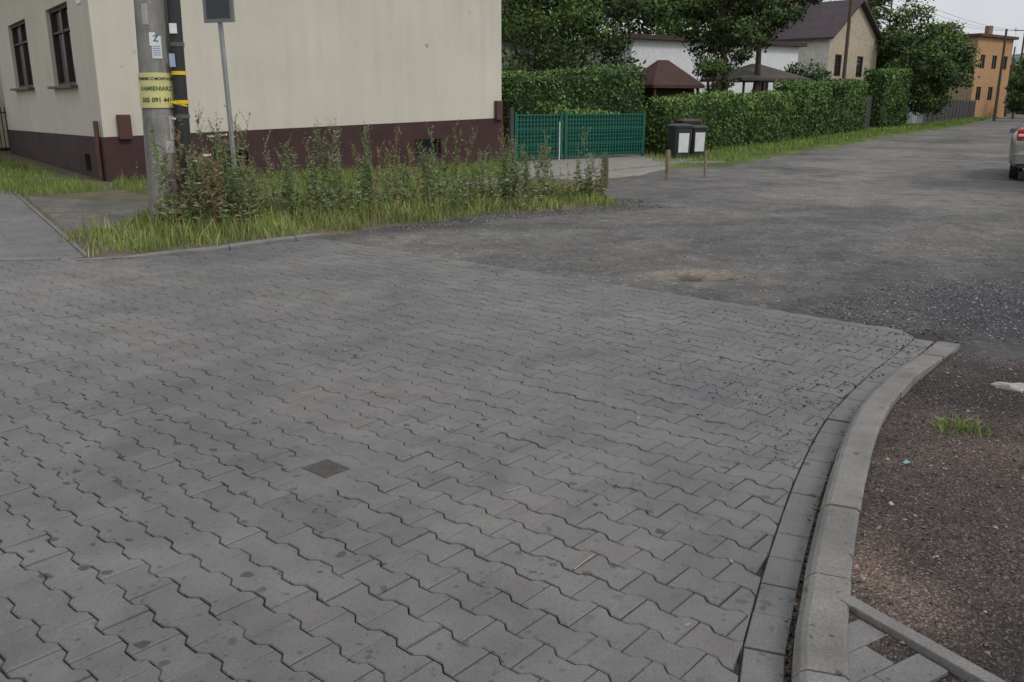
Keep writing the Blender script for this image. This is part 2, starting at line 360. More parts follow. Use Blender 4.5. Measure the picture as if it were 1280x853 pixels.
def soilz(X,Y):
    lim=6.15+.10*(X-3)+.35*n2(X,Y,.9)+.1*n2(X,Y,3)
    z=.070+.012*n2(X,Y,1.3)+.006*n2(X,Y,5,3)+.004*n2(X,Y,13,1)-.02*np.clip(X-1.5,0,4)/2
    z=z-np.clip((Y-(lim-1.8))/1.8,0,1.4)*.10
    return z
def soilkeep(x,y): return (x>kox(y)-.08)&(y<7.6)
def soilcol(X,Y):
    return 1+np.array([1.3,1.1,.95])*np.exp(-((X-1.22+.1*n2(X,Y,5))/.16)**2-((Y-2.62)/.35)**2)[:,None]+np.array([.6,.5,.42])*(np.clip(n2(X,Y,1.1,5),0,1)**2)[:,None]+np.array([.1,.4,.6])*np.clip((Y-4.9)/1.2,0,1)[:,None]
gridmesh('cinder_soil_ground',.2,14,-1,7.8,.05,soilz,SOIL,soilkeep,soilcol)
A=Acc()
ed0=np.array([1.02,2.47]);ed1=np.array([1.75,1.25]);d=nrm(ed1-ed0);nl=np.array([d[1],-d[0]])
C=np.stack([np.linspace(ed0[0],ed1[0],20),np.linspace(ed0[1],ed1[1],20)],1)
band(A,C,0,-.05,.7,.10,mat=1)
for r in range(12):
    for q in range(9):
        p=ed0+d*(r*.1+.05)+nl*(.012+.1+(q-.5)*.2+(.1 if r%2 else 0))
        if p[0]>kox(p[1])-.02 and (p-ed0)@nl>.05: box(A,(p[0],p[1],.03),.197,.097,.052+R.normal()*.001,math.atan2(nl[1],nl[0]),0,colv((1,1,1),1,.08,.02)[0],bev=.003)
A.build('corner_sidewalk',[PAVER,KERB])

A=Acc();sd=nrm([-4.2,6.4]);sn=np.array([-sd[1],sd[0]])
S0=np.array([-4.62,9.42])
for r in range(0,46):
    for q in range(0,26):
        p=S0+sd*(r*.2+.1)+sn*(q*.2+.1)
        box(A,(p[0],p[1],-.03),.1985,.1985,.032+R.normal()*.0008,math.atan2(sd[1],sd[0]),0,colv((1.2,1.18,1.15),1,.05,.01)[0])
for r in range(0,12):
    p=S0+sd*(r*.8+.4)-sn*.03;box(A,(p[0],p[1],-.05),.796,.05,.067,math.atan2(sd[1],sd[0]),1,(.9,.9,.9),bev=.004)
A.build('street_sidewalk',[PAVER,KERB])
p=[S0-sd*.3,S0+sd*9.3,S0+sd*9.3+sn*5.3,S0+sn*5.3-sd*2]
A=Acc();A.add([(q[0],q[1],-.006) for q in p],[[0,1,2,3][::-1]]);A.build('sidewalk_bed',[JOINT])
def vzf(X,Y):
    s=sdist(X,Y,VERGE)+.10*n2(X,Y,2.4,1)
    return -.05+.085*np.clip((s+.15)/.35,0,1)+.012*n2(X,Y,1.5)
gridmesh('grass_verge_soil',-6.2,2.4,8.9,18.2,.08,vzf,DIRT,lambda x,y:(sdist(x,y,VERGE)>-.3)&(y>top(x)+.05))
def sheet(name,P,z,m,col=(1,1,1),sk=.3):
    A=Acc();ar=sum(P[i][0]*P[(i+1)%len(P)][1]-P[(i+1)%len(P)][0]*P[i][1] for i in range(len(P)))
    if ar<0: P=P[::-1]
    n=len(P);Q=np.array(P,float);A.add([(p[0],p[1],z) for p in P],[list(range(n))],0,col)
    O=[]
    for i in range(n):
        a=nrm(Q[i]-Q[i-1]);b=nrm(Q[(i+1)%n]-Q[i]);m_=nrm(np.array([a[1]+b[1],-a[0]-b[0]]));O.append(Q[i]+m_*sk)
    A.add([(p[0],p[1],z) for p in P]+[(p[0],p[1],-.06) for p in O],[[i,n+i,n+(i+1)%n,(i+1)%n] for i in range(n)],0,col)
    return A.build(name,[m])
sheet('front_yard_ground',[(-10.4,18.3),(-8.66,15.8),(-5.34,10.72),(-4.8,10.9),(-4.2,15.6),(-.8,18.0),(1.2,17.2),(2.6,20.0),(3.4,22.6),(4.6,24.5),(-.3,25.6),(-8.5,19.3),(-16,29.5),(-18,29.5)],.004,DIRT,(1.0,1.05,.95))
sheet('gravel_patch',[(-8.55,15.7),(-6.1,14.7),(-5.1,12.6),(-4.8,10.9),(-5.32,10.75)],.009,ROAD,(.95,.93,.9))
sheet('driveway',[(.0,20.6),(1.5,19.3),(2.6,20.3),(5.4,26.7),(4.3,28.3),(.1,25.5)],.016,CONC,(.72,.70,.68))
A=Acc()
def strip(p,q,wd,hh,m=0,col=(1,1,1)):
    p=np.array(p);q=np.array(q);L=np.linalg.norm(q-p);k=max(1,int(L/1.0));a=math.atan2(*(q-p)[::-1])
    for i in range(k):
        c=p+(q-p)*((i+.5)/k);box(A,(c[0],c[1],-.05),L/k-.008,wd,hh+.05+R.normal()*.004,a,m,col,bev=.008)
strip((-1.0,17.6),(4.6,24.6),.12,.07,col=(1.3,1.3,1.3));strip((4.6,24.6),(5.9,24.9),.12,.07,col=(1.3,1.3,1.3))
A.build('driveway_edging',[KERB])
RSB=[(3.6,23.2),(5.9,24.2),(9.8,31.0),(18.2,45.1),(35.1,71),(91,164),(86,166),(28,66),(13.4,43.3),(7.7,34.3),(4.3,29.2)]
sheet('roadside_grass_ground',RSB,.01,GROUND,(1,1.15,.8))

# ------------------------------------------------------------------ vegetation near
G1=(.135,.182,.044);DRY=(.30,.26,.13)
A=Acc();p=scatter(VERGE,62000,.22)
s=sdist(p[:,0],p[:,1],VERGE)+.14*n2(p[:,0],p[:,1],2.6,1)+.06*n2(p[:,0],p[:,1],8,2)
den=.6+.45*n2(p[:,0],p[:,1],1.8);keep=(R.uniform(size=len(p))<(den.clip(.18,1))*np.clip((s+.05)/.2,0,1))&(p[:,1]>top(p[:,0])+.10)
p=p[keep];s=s[keep];n=len(p);h=(.07+.17*np.abs(R.normal(size=n))*(.65+.5*n2(p[:,0],p[:,1],1.3,2))*np.clip((s+.1)/.3,.3,1)).clip(.03,.55)
c=colv(G1,n,.3,.15)*(1+.25*n2(p[:,0],p[:,1],1.1,7))[:,None];dr=R.uniform(size=n)<.2;c[dr]=colv(DRY,dr.sum(),.2)
grass(A,np.stack([p[:,0],p[:,1],np.full(n,.01)],1),h,R.uniform(.003,.007,n),c.clip(.01,1))
YARD=[(-8.0,17.6),(-6.0,15.3),(-4.5,15.4),(-1.0,18.0),(.2,20.4),(0,24.6),(-8.3,18.9)]
p=scatter(YARD,30000);p=p[R.uniform(size=len(p))<(.35+.5*n2(p[:,0],p[:,1],.9,4)).clip(0.02,1)];n=len(p)
grass(A,np.stack([p[:,0],p[:,1],np.zeros(n)],1),(.04+.10*np.abs(R.normal(size=n))).clip(.02,.35),R.uniform(.004,.009,n),colv(G1,n,.25,.15))
LY=[(-17,29),(-9.0,18.6),(-7.6,16.8),(-8.7,15.7),(-10.4,17.4),(-18,28)]
p=scatter(LY,16000);p=p[R.uniform(size=len(p))<(.5+.5*n2(p[:,0],p[:,1],.9,4)).clip(0.05,1)];n=len(p)
grass(A,np.stack([p[:,0],p[:,1],np.zeros(n)],1),(.04+.08*np.abs(R.normal(size=n))).clip(.02,.3),R.uniform(.005,.01,n),colv(G1,n,.25,.15))
A.build('verge_grass',[GRASSM])
A=Acc()
RS=[(4.0,24.2),(5.6,24.6),(9.6,31.3),(18.0,45.4),(35.0,71.4),(60,112),(58,113),(28,66),(13.4,43.3),(7.7,34.3),(4.3,29.2)]
p=scatter(RS,42000,.2);p=p[sdist(p[:,0],p[:,1],RS)+.18*n2(p[:,0],p[:,1],1.6)>-.08];n=len(p);dd=p[:,1]
grass(A,np.stack([p[:,0],p[:,1],np.zeros(n)],1),(.05+.08*np.abs(R.normal(size=n))).clip(.03,.3),R.uniform(.006,.01,n)*(dd/28),colv((.15,.21,.05),n,.25,.15))
A.build('roadside_grass',[GRASSM])
def weed(A,x,y,h,col,z=.01,lw=.011,ll=.08,flower=None,dens=1.0):
    lean=R.normal(size=2)*.10*h;k=6;pts=[np.array([x,y,z])]
    for i in range(1,k+1):
        t=i/k;pts.append(np.array([x+lean[0]*t*t,y+lean[1]*t*t,z+h*t]))
    for i in range(k): tube(A,pts[i],pts[i+1],.005*(1.1-i/k),.005*(1.1-(i+1)/k),4,0,np.array(col)*.8,False)
    m=int(55*h/.9*dens);t=R.uniform(.08,1,m);P=np.stack([np.interp(t,np.linspace(0,1,k+1),[q[a] for q in pts]) for a in range(3)],1)
    az=R.uniform(0,6.28,m);el=R.uniform(-.1,.9,m)+(t>.8)*.4;d=np.stack([np.cos(az)*np.cos(el),np.sin(az)*np.cos(el),np.sin(el)],1)
    s=(1.25-t)*R.uniform(.6,1.3,m)
    dirleaves(A,P,d,ll*s+.015,lw*s+.003,colv(col,m,.25,.12))
    if h>.75:
        for q in range(9):
            t0=R.uniform(.4,.92);b=np.array([np.interp(t0,np.linspace(0,1,k+1),[w_[a] for w_ in pts]) for a in range(3)])
            a=R.uniform(0,6.28);dv=np.array([math.cos(a)*.45,math.sin(a)*.45,1])*h*R.uniform(.10,.22);tube(A,b,b+dv,.002,.001,3,0,col,False)
            mm=14;tt=R.uniform(0,1,mm)[:,None];dirleaves(A,b+dv*tt,R.normal(size=(mm,3))+[0,0,.8],.032,.006,colv(np.array(col)*1.2,mm,.2,.1))
    if flower is not None:
        c=pts[-1]+np.array([R.normal()*.02,R.normal()*.02,.01]);m=50;rr=.06*np.sqrt(R.uniform(size=m));aa=R.uniform(0,6.28,m)
        leaves(A,c+np.stack([rr*np.cos(aa),rr*np.sin(aa),R.normal(size=m)*.006],1),.009,np.tile(np.array(flower),(m,1)),0)
A=Acc()
WG=(.135,.170,.075);WB=(.20,.155,.085);WL=(.19,.21,.12)
for q in range(170):
    t=R.uniform();bx=-4.2+5.4*t;by=11.5+3.2*t
    x=bx+R.normal()*.25-.1;y=by+.55+R.normal()*.5
    hh=R.choice([.35,.5,.65,.85,1.1],p=[.3,.28,.22,.14,.06])*R.uniform(.8,1.2)
    weed(A,x,y,hh,[WG,WG,WL,WB][R.integers(4)] if R.uniform()<.6 else WG,lw=R.uniform(.008,.018))
for x,y,hh in [(-2.85,12.9,1.45),(-2.6,13.1,1.2),(-2.75,13.3,1.3),(-3.3,12.8,1.1),(-3.2,12.6,1.0),(-2.1,13.6,1.0),(-2.2,13.8,1.2),(0.05,14.6,1.05),(-.1,14.7,1.15),(.0,14.5,.95),(.1,14.7,1.0),(-.2,14.4,.85),(.2,14.6,.9),(-1.4,14.2,1.0),(1.3,15.0,.75),(1.45,14.9,.8),(1.2,15.2,.7),(1.5,15.3,.8),(-1.2,14.1,.9),(.45,14.5,.8),(-1.7,13.9,.9),(-.7,14.4,.85)]:
    for r in range(3): weed(A,x+R.normal()*.06,y+R.normal()*.06,hh*R.uniform(.8,1.05),WL if r==1 else WG,ll=.1,lw=.013)
for q in range(120):
    a=R.uniform(0,6.28);r=R.uniform(.1,.9);hh=R.uniform(.35,1.0) if R.uniform()<.75 else R.uniform(1.0,1.5)
    x=-4.05+r*math.cos(a)*.85;y=11.75+r*math.sin(a)*.75
    if math.hypot(x+4.62,y-11.79)<.26: continue
    weed(A,x,y,hh,WG if R.uniform()<.6 else WB,lw=.015,ll=.11,flower=(.75,.75,.7) if R.uniform()<.14 else None)
for q in range(45):
    x,y=scatter(YARD,1)[0];weed(A,x,y,R.uniform(.2,.6),WG)
A.build('tall_weeds',[GRASSM])
A=Acc();n=330;aa=R.uniform(0,6.28,n);rr=.13*R.uniform(size=n)**.7
grass(A,np.stack([2.20+rr*np.cos(aa)*1.15,4.05+rr*np.sin(aa)*.8,np.full(n,.05)],1),R.uniform(.02,.10,n)*(1.2-rr*5),R.uniform(.0015,.003,n),colv((.13,.17,.05),n,.35,.25),lean=.9)
A.build('grass_tuft',[GRASSM])

# ------------------------------------------------------------------ stones
def pb(P,n,s0,s1,zf,col,var=.3,dens=None):
    p=scatter(P,n)
    if dens is not None: p=p[R.uniform(size=len(p))<dens(p[:,0],p[:,1])]
    s=s0+(s1-s0)*R.uniform(size=len(p))**3;z=zf(p[:,0],p[:,1])+s*.25
    pebbles(A,np.stack([p[:,0],p[:,1],z],1),s,colv(col,len(p),var,.05))
A=Acc()
pb([(-2.3,10.9),(3.1,6.2),(6.5,6.6),(9,10),(5,16),(1,14.5)],18000,.004,.013,roadz,(.17,.167,.16),.45,lambda x,y:(1.1-.12*np.abs(y-7)).clip(.14,1))
pb([(2.4,6.9),(3.1,5.9),(6.5,6.3),(7.5,8.2),(3.6,8.2)],13000,.004,.013,roadz,(.13,.135,.15),.6)
pb([(-2.5,10.9),(-1.5,11.6),(1.0,13.3),(2.6,14.2),(2.2,15.5),(-.4,13.4),(-2.3,11.4)],7000,.005,.016,roadz,(.13,.128,.12),.5)
A.build('loose_gravel',[STONE])
A=Acc();SP=[(1.0,2.5),(1.1,1.2),(4.5,2.5),(7,7.2),(3.1,6.2),(2.2,4.7)];skf=lambda x,y:(x>kox(y)).astype(float)
pb(SP,26000,.003,.010,soilz,(.103,.089,.083),.55,skf)
pb(SP,2200,.003,.009,soilz,(.26,.23,.21),.4,skf)
pb(SP,260,.008,.018,soilz,(.17,.15,.14),.4,skf)
A.build('soil_stones',[STONE])
A=Acc()
zf0=lambda x,y:0*x+.002
pb([(-.6,8.9),(2.9,6.1),(2.7,5.6),(1.7,4.5),(1.2,3.6),(.7,5.2)],4200,.003,.009,zf0,(.045,.045,.047),.4,lambda x,y:(np.exp(-((bordx(y)+.1-x)/.8))*.9+np.exp(-((top(x)-y)/.35))*.35).clip(0.03,1)*(y<top(x)))
s=R.uniform(0,1,3200);ii=(s*(len(KC)-1)).astype(int);D=offset(KC,-.012)[ii]+R.normal(size=(3200,2))*.012
sz=R.uniform(.003,.010,3200);D[:,0]=np.minimum(D[:,0],np.interp(D[:,1],KC[:,1],KC[:,0])-.006)
pebbles(A,np.stack([D[:,0],D[:,1],np.full(3200,-.006)],1),sz,colv((.08,.062,.05),3200,.45,.1))
pb([(-5,9.1),(-3.4,9.6),(-2.3,10.6),(1,8.0),(0,7.2),(-4,8)],400,.003,.008,zf0,(.08,.08,.08),.4)
A.build('pavement_grit',[STONE])
A=Acc()
for q in range(46):
    x=R.uniform(-2.5,2.0);y=R.uniform(2.2,7);
    if x>bordx(y): continue
    c=np.array([[x,y,.006]]);leaves(A,c,R.uniform(.005,.016),np.array([[.35,.30,.15]])*R.uniform(.5,1.2),asp=.35)
tube(A,(.22,2.80,.008),(.30,2.90,.012),.0018,.001,5,0,(.5,.43,.3))
tube(A,(-.02,3.45,.008),(.05,3.50,.012),.0015,.001,5,0,(.45,.4,.3))
for q in range(60):
    k=R.integers(5,len(KC)-5);c=offset(KC,-.03)[k];leaves(A,np.array([[c[0]+R.normal()*.01,c[1],.008]]),.010,np.array([[.36,.29,.17]])*R.uniform(.4,1.1),asp=.4)
A.build('leaf_litter',[STONE])
A=Acc();v=[];T=np.linspace(0,2*np.pi,13,endpoint=False);zb_=float(soilz(np.array(2.84),np.array(4.75)))
for k,(rz,zz) in enumerate([(1,-.02),(1.02,.012),(.82,.026)]):
    for t in T: 
        rr=rz*(1+.22*math.sin(3*t+1)+.14*math.sin(5*t)+.05*R.normal());v.append((2.84+.085*rr*math.cos(t)*.9-.03*math.sin(t)*rr,4.75+.075*rr*math.sin(t)*.9,zb_+zz+.005*math.sin(2*t+k)))
f=[[k*13+i,k*13+(i+1)%13,(k+1)*13+(i+1)%13,(k+1)*13+i] for k in range(2) for i in range(13)]+[list(range(26,39))]
A.add(v,f,0,(.36,.355,.34));A.build('concrete_rubble',[STONE])
A=Acc();zz=float(soilz(np.array(1.74),np.array(3.6)))+.005
A.add([(1.73,3.595,zz),(1.75,3.592,zz+.008),(1.757,3.61,zz+.003),(1.74,3.617,zz+.011),(1.722,3.608,zz)],[[0,1,3,4],[1,2,3]],0,(.22,.40,.42));A.build('litter_scrap',[PLASTIC])

# ------------------------------------------------------------------ walls helper
def panel(acc,o,d,L,zb,zt,holes,mt,off=0,rev=.14,glass=None,frame=None,col=(1,1,1)):
    o=np.array(o,float);d=np.array(d,float);nr=np.array([d[1],-d[0]])
    us=sorted({0,L}|{h[0] for h in holes}|{h[1] for h in holes});zs=sorted({h[2] for h in holes}|{h[3] for h in holes})
    def P(u,z,dp=0): q=o+d*u+nr*(off-dp);return (q[0],q[1],z)
    for a,b in zip(us[:-1],us[1:]):
        rows=[None]+zs+[None]
        for r in range(len(rows)-1):
            z0a,z0b=(zb(a),zb(b)) if r==0 else (rows[r],)*2
            z1a,z1b=(zt(a),zt(b)) if r==len(rows)-2 else (rows[r+1],)*2
            if r>0 and r<len(rows)-2 and any(a>=h[0]-1e-6 and b<=h[1]+1e-6 and z0a>=h[2]-1e-6 and z1a<=h[3]+1e-6 for h in holes): continue
            acc.add([P(a,z0a),P(b,z0b),P(b,z1b),P(a,z1a)],[[0,1,2,3]],mt,col)
    for u0,u1,z0,z1 in holes:
        c=[(u0,z0),(u1,z0),(u1,z1),(u0,z1)]
        for i in range(4):
            a,b=c[i],c[(i+1)%4];acc.add([P(*a),P(*a,rev),P(*b,rev),P(*b)],[[0,1,2,3]],mt,col)
        if glass is not None: acc.add([P(*q,rev-.02) for q in c],[[0,1,2,3]],glass)
        if frame is not None:
            fw=.07
            def bar(a0,a1,b0,b1,dp0=rev-.09,dp1=rev-.021):
                q=[P(a0,b0,dp0),P(a1,b0,dp0),P(a1,b1,dp0),P(a0,b1,dp0),P(a0,b0,dp1),P(a1,b0,dp1),P(a1,b1,dp1),P(a0,b1,dp1)]
                acc.add(q,[[0,1,2,3],[0,4,5,1],[1,5,6,2],[2,6,7,3],[3,7,4,0]],frame)
            bar(u0,u1,z0,z0+fw);bar(u0,u1,z1-fw,z1);bar(u0,u0+fw,z0+fw,z1-fw);bar(u1-fw,u1,z0+fw,z1-fw)
            if u1-u0>1: bar((u0+u1)/2-.05,(u0+u1)/2+.05,z0+fw,z1-fw)
            if u1-u0>1: bar(u0+fw,u1-fw,z0+(z1-z0)*.68,z0+(z1-z0)*.68+.05,rev-.08)
H=empty('stucco_house')
hL=np.array([-8.56,18.93]);hR=np.array([-.29,25.25]);hd=nrm(hR-hL);hl=float(np.linalg.norm(hR-hL));hb=np.array([-hd[1],hd[0]])
fd=nrm([-7.34,9.97]);FL=13.6
hB=hL+fd*FL;hC=hR+hb*FL*1.0
pf=lambda u:.92+.30*u/hl
A=Acc();c0=lambda k:(lambda u:k)
panel(A,hL,hd,hl,pf,c0(6.2),[],0)
d2=-fd;lw=lambda u:.92-.13*(FL-u)/12.4
W=[(FL-.375*12.38,FL-.165*12.38,2.02,3.78),(FL-.87*12.38,FL-.62*12.38,2.05,3.82)]
panel(A,hB,d2,FL,lw,c0(6.2),W,0,0,.18,2,3)
panel(A,hR,nrm(hC-hR),float(np.linalg.norm(hC-hR)),c0(-.1),c0(6.2),[],0)
panel(A,hC,nrm(hB-hC),float(np.linalg.norm(hB-hC)),c0(-.1),c0(6.2),[],0)
A.build('walls',[STUCCO,PLINTH,GLASS,FRAME],H)
A=Acc()
panel(A,hL-hd*.03,hd,hl+.06,c0(-.3),pf,[(2.3,3.1,.12,.58),(7.6,8.4,.2,.70)],0,.03,.2,1,2)
panel(A,hB,d2,FL+.03,c0(-.3),lw,[(FL-2.0,FL-1.4,.12,.5)],0,.03,.2,1,2,(.95,1.1,1.1))
q=[(hL-hd*.03,pf(0)),(hR+hd*.03,pf(hl))]
nr=np.array([hd[1],-hd[0]])
A.add([(*(q[0][0]+nr*.03),q[0][1]),(*(q[1][0]+nr*.03),q[1][1]),(*(q[1][0]-nr*.01),q[1][1]+.005),(*(q[0][0]-nr*.01),q[0][1]+.005)],[[0,1,2,3]])
A.build('plinth',[PLINTH,GLASS,FRAME],H)
A=Acc()
nl2=np.array([d2[1],-d2[0]])
for u0,u1,z0,z1 in W:
    c=hB+d2*(u0+u1)/2+nl2*.05;box(A,(c[0],c[1],z0-.07),u1-u0+.2,.22,.06,math.atan2(d2[1],d2[0]),0,(.09,.05,.04),bev=.01)
def onfront(u,off): return hL+hd*u+nr*off
for u,z0,ww,hh in [(.42,.88,.26,.50),(hl-.15,1.18,.2,.5)]:
    c=onfront(u,.06);box(A,(c[0],c[1],z0),ww,.14,hh,math.atan2(hd[1],hd[0]),0,(.085,.035,.03),bev=.01)
c=hL+fd*.25+nl2*.08;tube(A,(c[0],c[1],.0),(c[0],c[1],1.25),.05,.05,10,0,(.10,.045,.035))
c=hB+d2*(FL-.85)+nl2*.01;box(A,(c[0],c[1],3.62),.42,.02,.2,math.atan2(d2[1],d2[0]),0,(.75,.75,.72))
A.build('trim',[PAINT],H)
A=Acc()
ce=(hL+hC)/2;ov=.6
def cor(sx,sy,z): q=ce+hd*sx*(hl/2+ov)+hb*sy*(FL/2+ov);return (q[0],q[1],z)
r0=ce-hb*(FL/2-3.0);r1=ce+hb*(FL/2-3.0)
v=[cor(-1,-1,6.15),cor(1,-1,6.15),cor(1,1,6.15),cor(-1,1,6.15),(r0[0],r0[1],9.4),(r1[0],r1[1],9.4)]+[cor(-1,-1,6.0),cor(1,-1,6.0),cor(1,1,6.0),cor(-1,1,6.0)]
A.add(v,[[0,1,4],[1,2,5,4],[2,3,5],[3,0,4,5],[6,9,8,7],[6,7,1,0],[7,8,2,1],[8,9,3,2],[9,6,0,3]],0)
box(A,(ce[0],ce[1],8.2),.6,.9,2.2,.3,0,(2.5,2,1.8));A.build('roof',[ROOFB],H)

# ------------------------------------------------------------------ poles
U=empty('concrete_utility_pole')
A=Acc();p0=np.array([-4.60,11.79,0]);ax=np.array([.020,0,1.0])
rad=lambda z:.228-.0105*z
for a in range(0,9): 
    z0,z1=a,a+1;tube(A,p0+ax*(z0-.2 if a==0 else z0),p0+ax*z1,rad(z0),rad(z1),28,0,(1,1,1),a==8)
A.build('shaft',[POLEC],U)
A=Acc();tube(A,p0+ax*8.3+[-1,0.3,0],p0+ax*8.3+[1,-.3,0],.05,.05,8);
for s in (-.9,-.3,.3,.9): tube(A,p0+ax*8.3+[s,-.3*s,.03],p0+ax*8.3+[s,-.3*s,.25],.05,.03,8,0,(1.6,1.6,1.6))
A.build('crossarm',[METAL],U)
vd=nrm([4.60,-11.79]);side=np.array([-vd[1],vd[0]])
def bandwrap(acc,z0,z1,extra,a0,a1,mt,col,n=24):
    T=np.linspace(a0,a1,n);v=[]
    for z in (z0,z1):
        c=p0+ax*z;rr=rad(z)+extra
        for t in T: q=vd*math.cos(t)+side*math.sin(t);v.append((c[0]+q[0]*rr,c[1]+q[1]*rr,z))
    acc.add(v,[[i,i+1,n+i+1,n+i] for i in range(n-1)],mt,col)
A=Acc();bandwrap(A,1.55,1.98,.014,-1.5,1.6,0,(.60,.57,.25))
A.build('banner',[PLASTIC],U)
A=Acc();bandwrap(A,2.15,2.42,.006,-.15,.42,0,(.62,.66,.72));bandwrap(A,2.30,2.46,.009,-.25,.1,0,(.70,.72,.74));
bandwrap(A,.98,1.14,.006,.2,.7,0,(.4,.4,.4));bandwrap(A,1.15,1.45,.006,.5,.95,0,(.42,.41,.4));bandwrap(A,2.55,2.8,.006,-.6,-.2,0,(.36,.35,.34));A.build('notices',[PAINT],U)
def wraptext(txt,zc,size,ac,mt,extra=.018):
    cu=bpy.data.curves.new('t','FONT');cu.body=txt;cu.size=size;cu.align_x='CENTER';cu.align_y='CENTER';cu.resolution_u=3;cu.offset=.0015
    ob=bpy.data.objects.new('t',cu);sc.collection.objects.link(ob);dg=bpy.context.evaluated_depsgraph_get()
    me=bpy.data.meshes.new_from_object(ob.evaluated_get(dg));bpy.data.objects.remove(ob)
    for v in me.vertices:
        z=zc+v.co.y;rr=rad(z)+extra;t=ac+v.co.x/rr;q=vd*math.cos(t)+side*math.sin(t);c=p0+ax*z
        v.co=(c[0]+q[0]*rr,c[1]+q[1]*rr,z)
    me.materials.clear();me.materials.append(mt);o=bpy.data.objects.new('lettering',me);sc.collection.objects.link(o);o.parent=U
BLK=mat('black_ink',(.02,.025,.02),.6,.1,5,0,1,0,attr=False);GRN=mat('dark_green_ink',(.03,.10,.04),.6,.1,5,0,1,0,attr=False)
wraptext('POMNIKI Z MONTAZEM',1.905,.048,-.10,BLK);wraptext('KAMIENIARZ',1.785,.072,-.10,GRN);wraptext('505 091 441',1.645,.080,-.10,BLK)
wraptext('Z',2.385,.10,.1,GRN,.012)
A=Acc()
for k in range(5): bandwrap(A,2.19+k*.026,2.196+k*.026,.0085,-.08,.34,0,(.12,.14,.25))
A.build('notice_print',[PAINT],U)
B=empty('black_cable_pole')
A=Acc();b0=np.array([-4.28,11.72,0]);bx=np.array([.018,0,1.0])
tube(A,b0-bx*.2,b0+bx*6.5,.085,.075,16,0,(.03,.03,.032));
for z,cl in ((1.42,(.1,.1,.1)),(2.3,(.1,.1,.1)),(3.0,(.1,.1,.1))): tube(A,b0+bx*z,b0+bx*(z+.05),.092,.092,16,0,cl)
A.build('shaft',[PLASTIC],B)
A=Acc()
for z in (1.955,1.60):
    c_=b0+bx*z;tube(A,c_,c_+[0,0,.045],.094,.094,16,0,(.72,.5,.03))
tube(A,b0+bx*1.62+[-.1,-.085,0],b0+bx*1.60+[.09,-.06,-.03],.016,.016,6,0,(.72,.5,.03))
box(A,(b0[0]+.05,b0[1]-.1,2.45),.09,.01,.12,0,0,(.75,.75,.75));box(A,(b0[0]-.0,b0[1]-.095,2.05),.07,.01,.16,0,0,(.35,.42,.55))
A.build('straps',[PAINT],B)
S=empty('traffic_sign')
A=Acc();tube(A,(-4.20,13.6,-.1),(-4.27,13.6,3.5),.036,.036,14,0)
for z in (2.95,3.25): tube(A,(-4.256,13.6,z-.02),(-4.257,13.6,z+.02),.042,.042,14,0)
A.build('post',[METAL],S)
A=Acc();sa=-.35
box(A,(-4.245,13.54,2.74),.54,.03,.72,sa,0,(.20,.205,.21),bev=.012);box(A,(-4.245+.018*math.sin(sa),13.54-.018*math.cos(sa),2.80),.40,.006,.60,sa,0,(.06,.062,.066))
A.build('plate_back',[PAINT],S)

# ------------------------------------------------------------------ gate & posts
GT=empty('green_gate');GC=(.010,.10,.066)
g0=np.array([.10,25.62]);g1=np.array([4.12,28.35]);gd=nrm(g1-g0);gL=float(np.linalg.norm(g1-g0));ga=math.atan2(gd[1],gd[0]);gn=np.array([gd[1],-gd[0]])
A=Acc()
for u in (0,gL*.335,gL*.365,gL):
    q=g0+gd*u;box(A,(q[0],q[1],0),.07,.07,1.38,ga,0,GC,bev=.006)
for a,b in ((.05,gL*.335-.05),(gL*.365+.05,gL-.05)):
    c=g0+gd*(a+b)/2
    for z in (.08,.42,.86,1.27): box(A,(c[0],c[1],z),b-a,.04,.04,ga,0,GC)
    k=int((b-a)/.11)
    for i in range(k+1):
        q=g0+gd*(a+(b-a)*i/k)+gn*.02;box(A,(q[0],q[1],.09),.022,.02,1.2,ga,0,(.014,.14,.095))
    for z in np.arange(.15,1.25,.11): q=c+gn*.026;box(A,(q[0],q[1],z),b-a,.012,.014,ga,0,(.014,.14,.095))
    q=c-gn*.03;box(A,(q[0],q[1],.1),b-a,.006,1.17,ga,0,(.006,.055,.038))
A.build('panels',[PAINT],GT)
A=Acc()
q=g0-gd*.15;box(A,(q[0],q[1],0),.12,.12,1.5,ga,0,(.05,.05,.05),bev=.01)
q=g0+gd*1.45+gn*.15;tube(A,(q[0],q[1],0),(q[0],q[1],1.1),.018,.018,8,0,(.6,.62,.6))
A.build('gate_posts',[PAINT],GT)
for nm,x,y,h,r,c in [('wooden_post',1.86,17.6,.62,.05,(.9,.8,.7)),('wooden_post',3.42,19.6,.62,.055,(1.6,1.5,1.3)),('steel_post',4.37,20.2,.58,.03,(1.6,1.6,1.6))]:
    A=Acc();tube(A,(x,y,-.1),(x+R.normal()*.02,y,h),r,r*.92,9,0,c);tube(A,(x,y,h-.01),(x+.005,y,h+.015),r*.8,r*.5,9,0,c);A.build(nm,[WOOD])

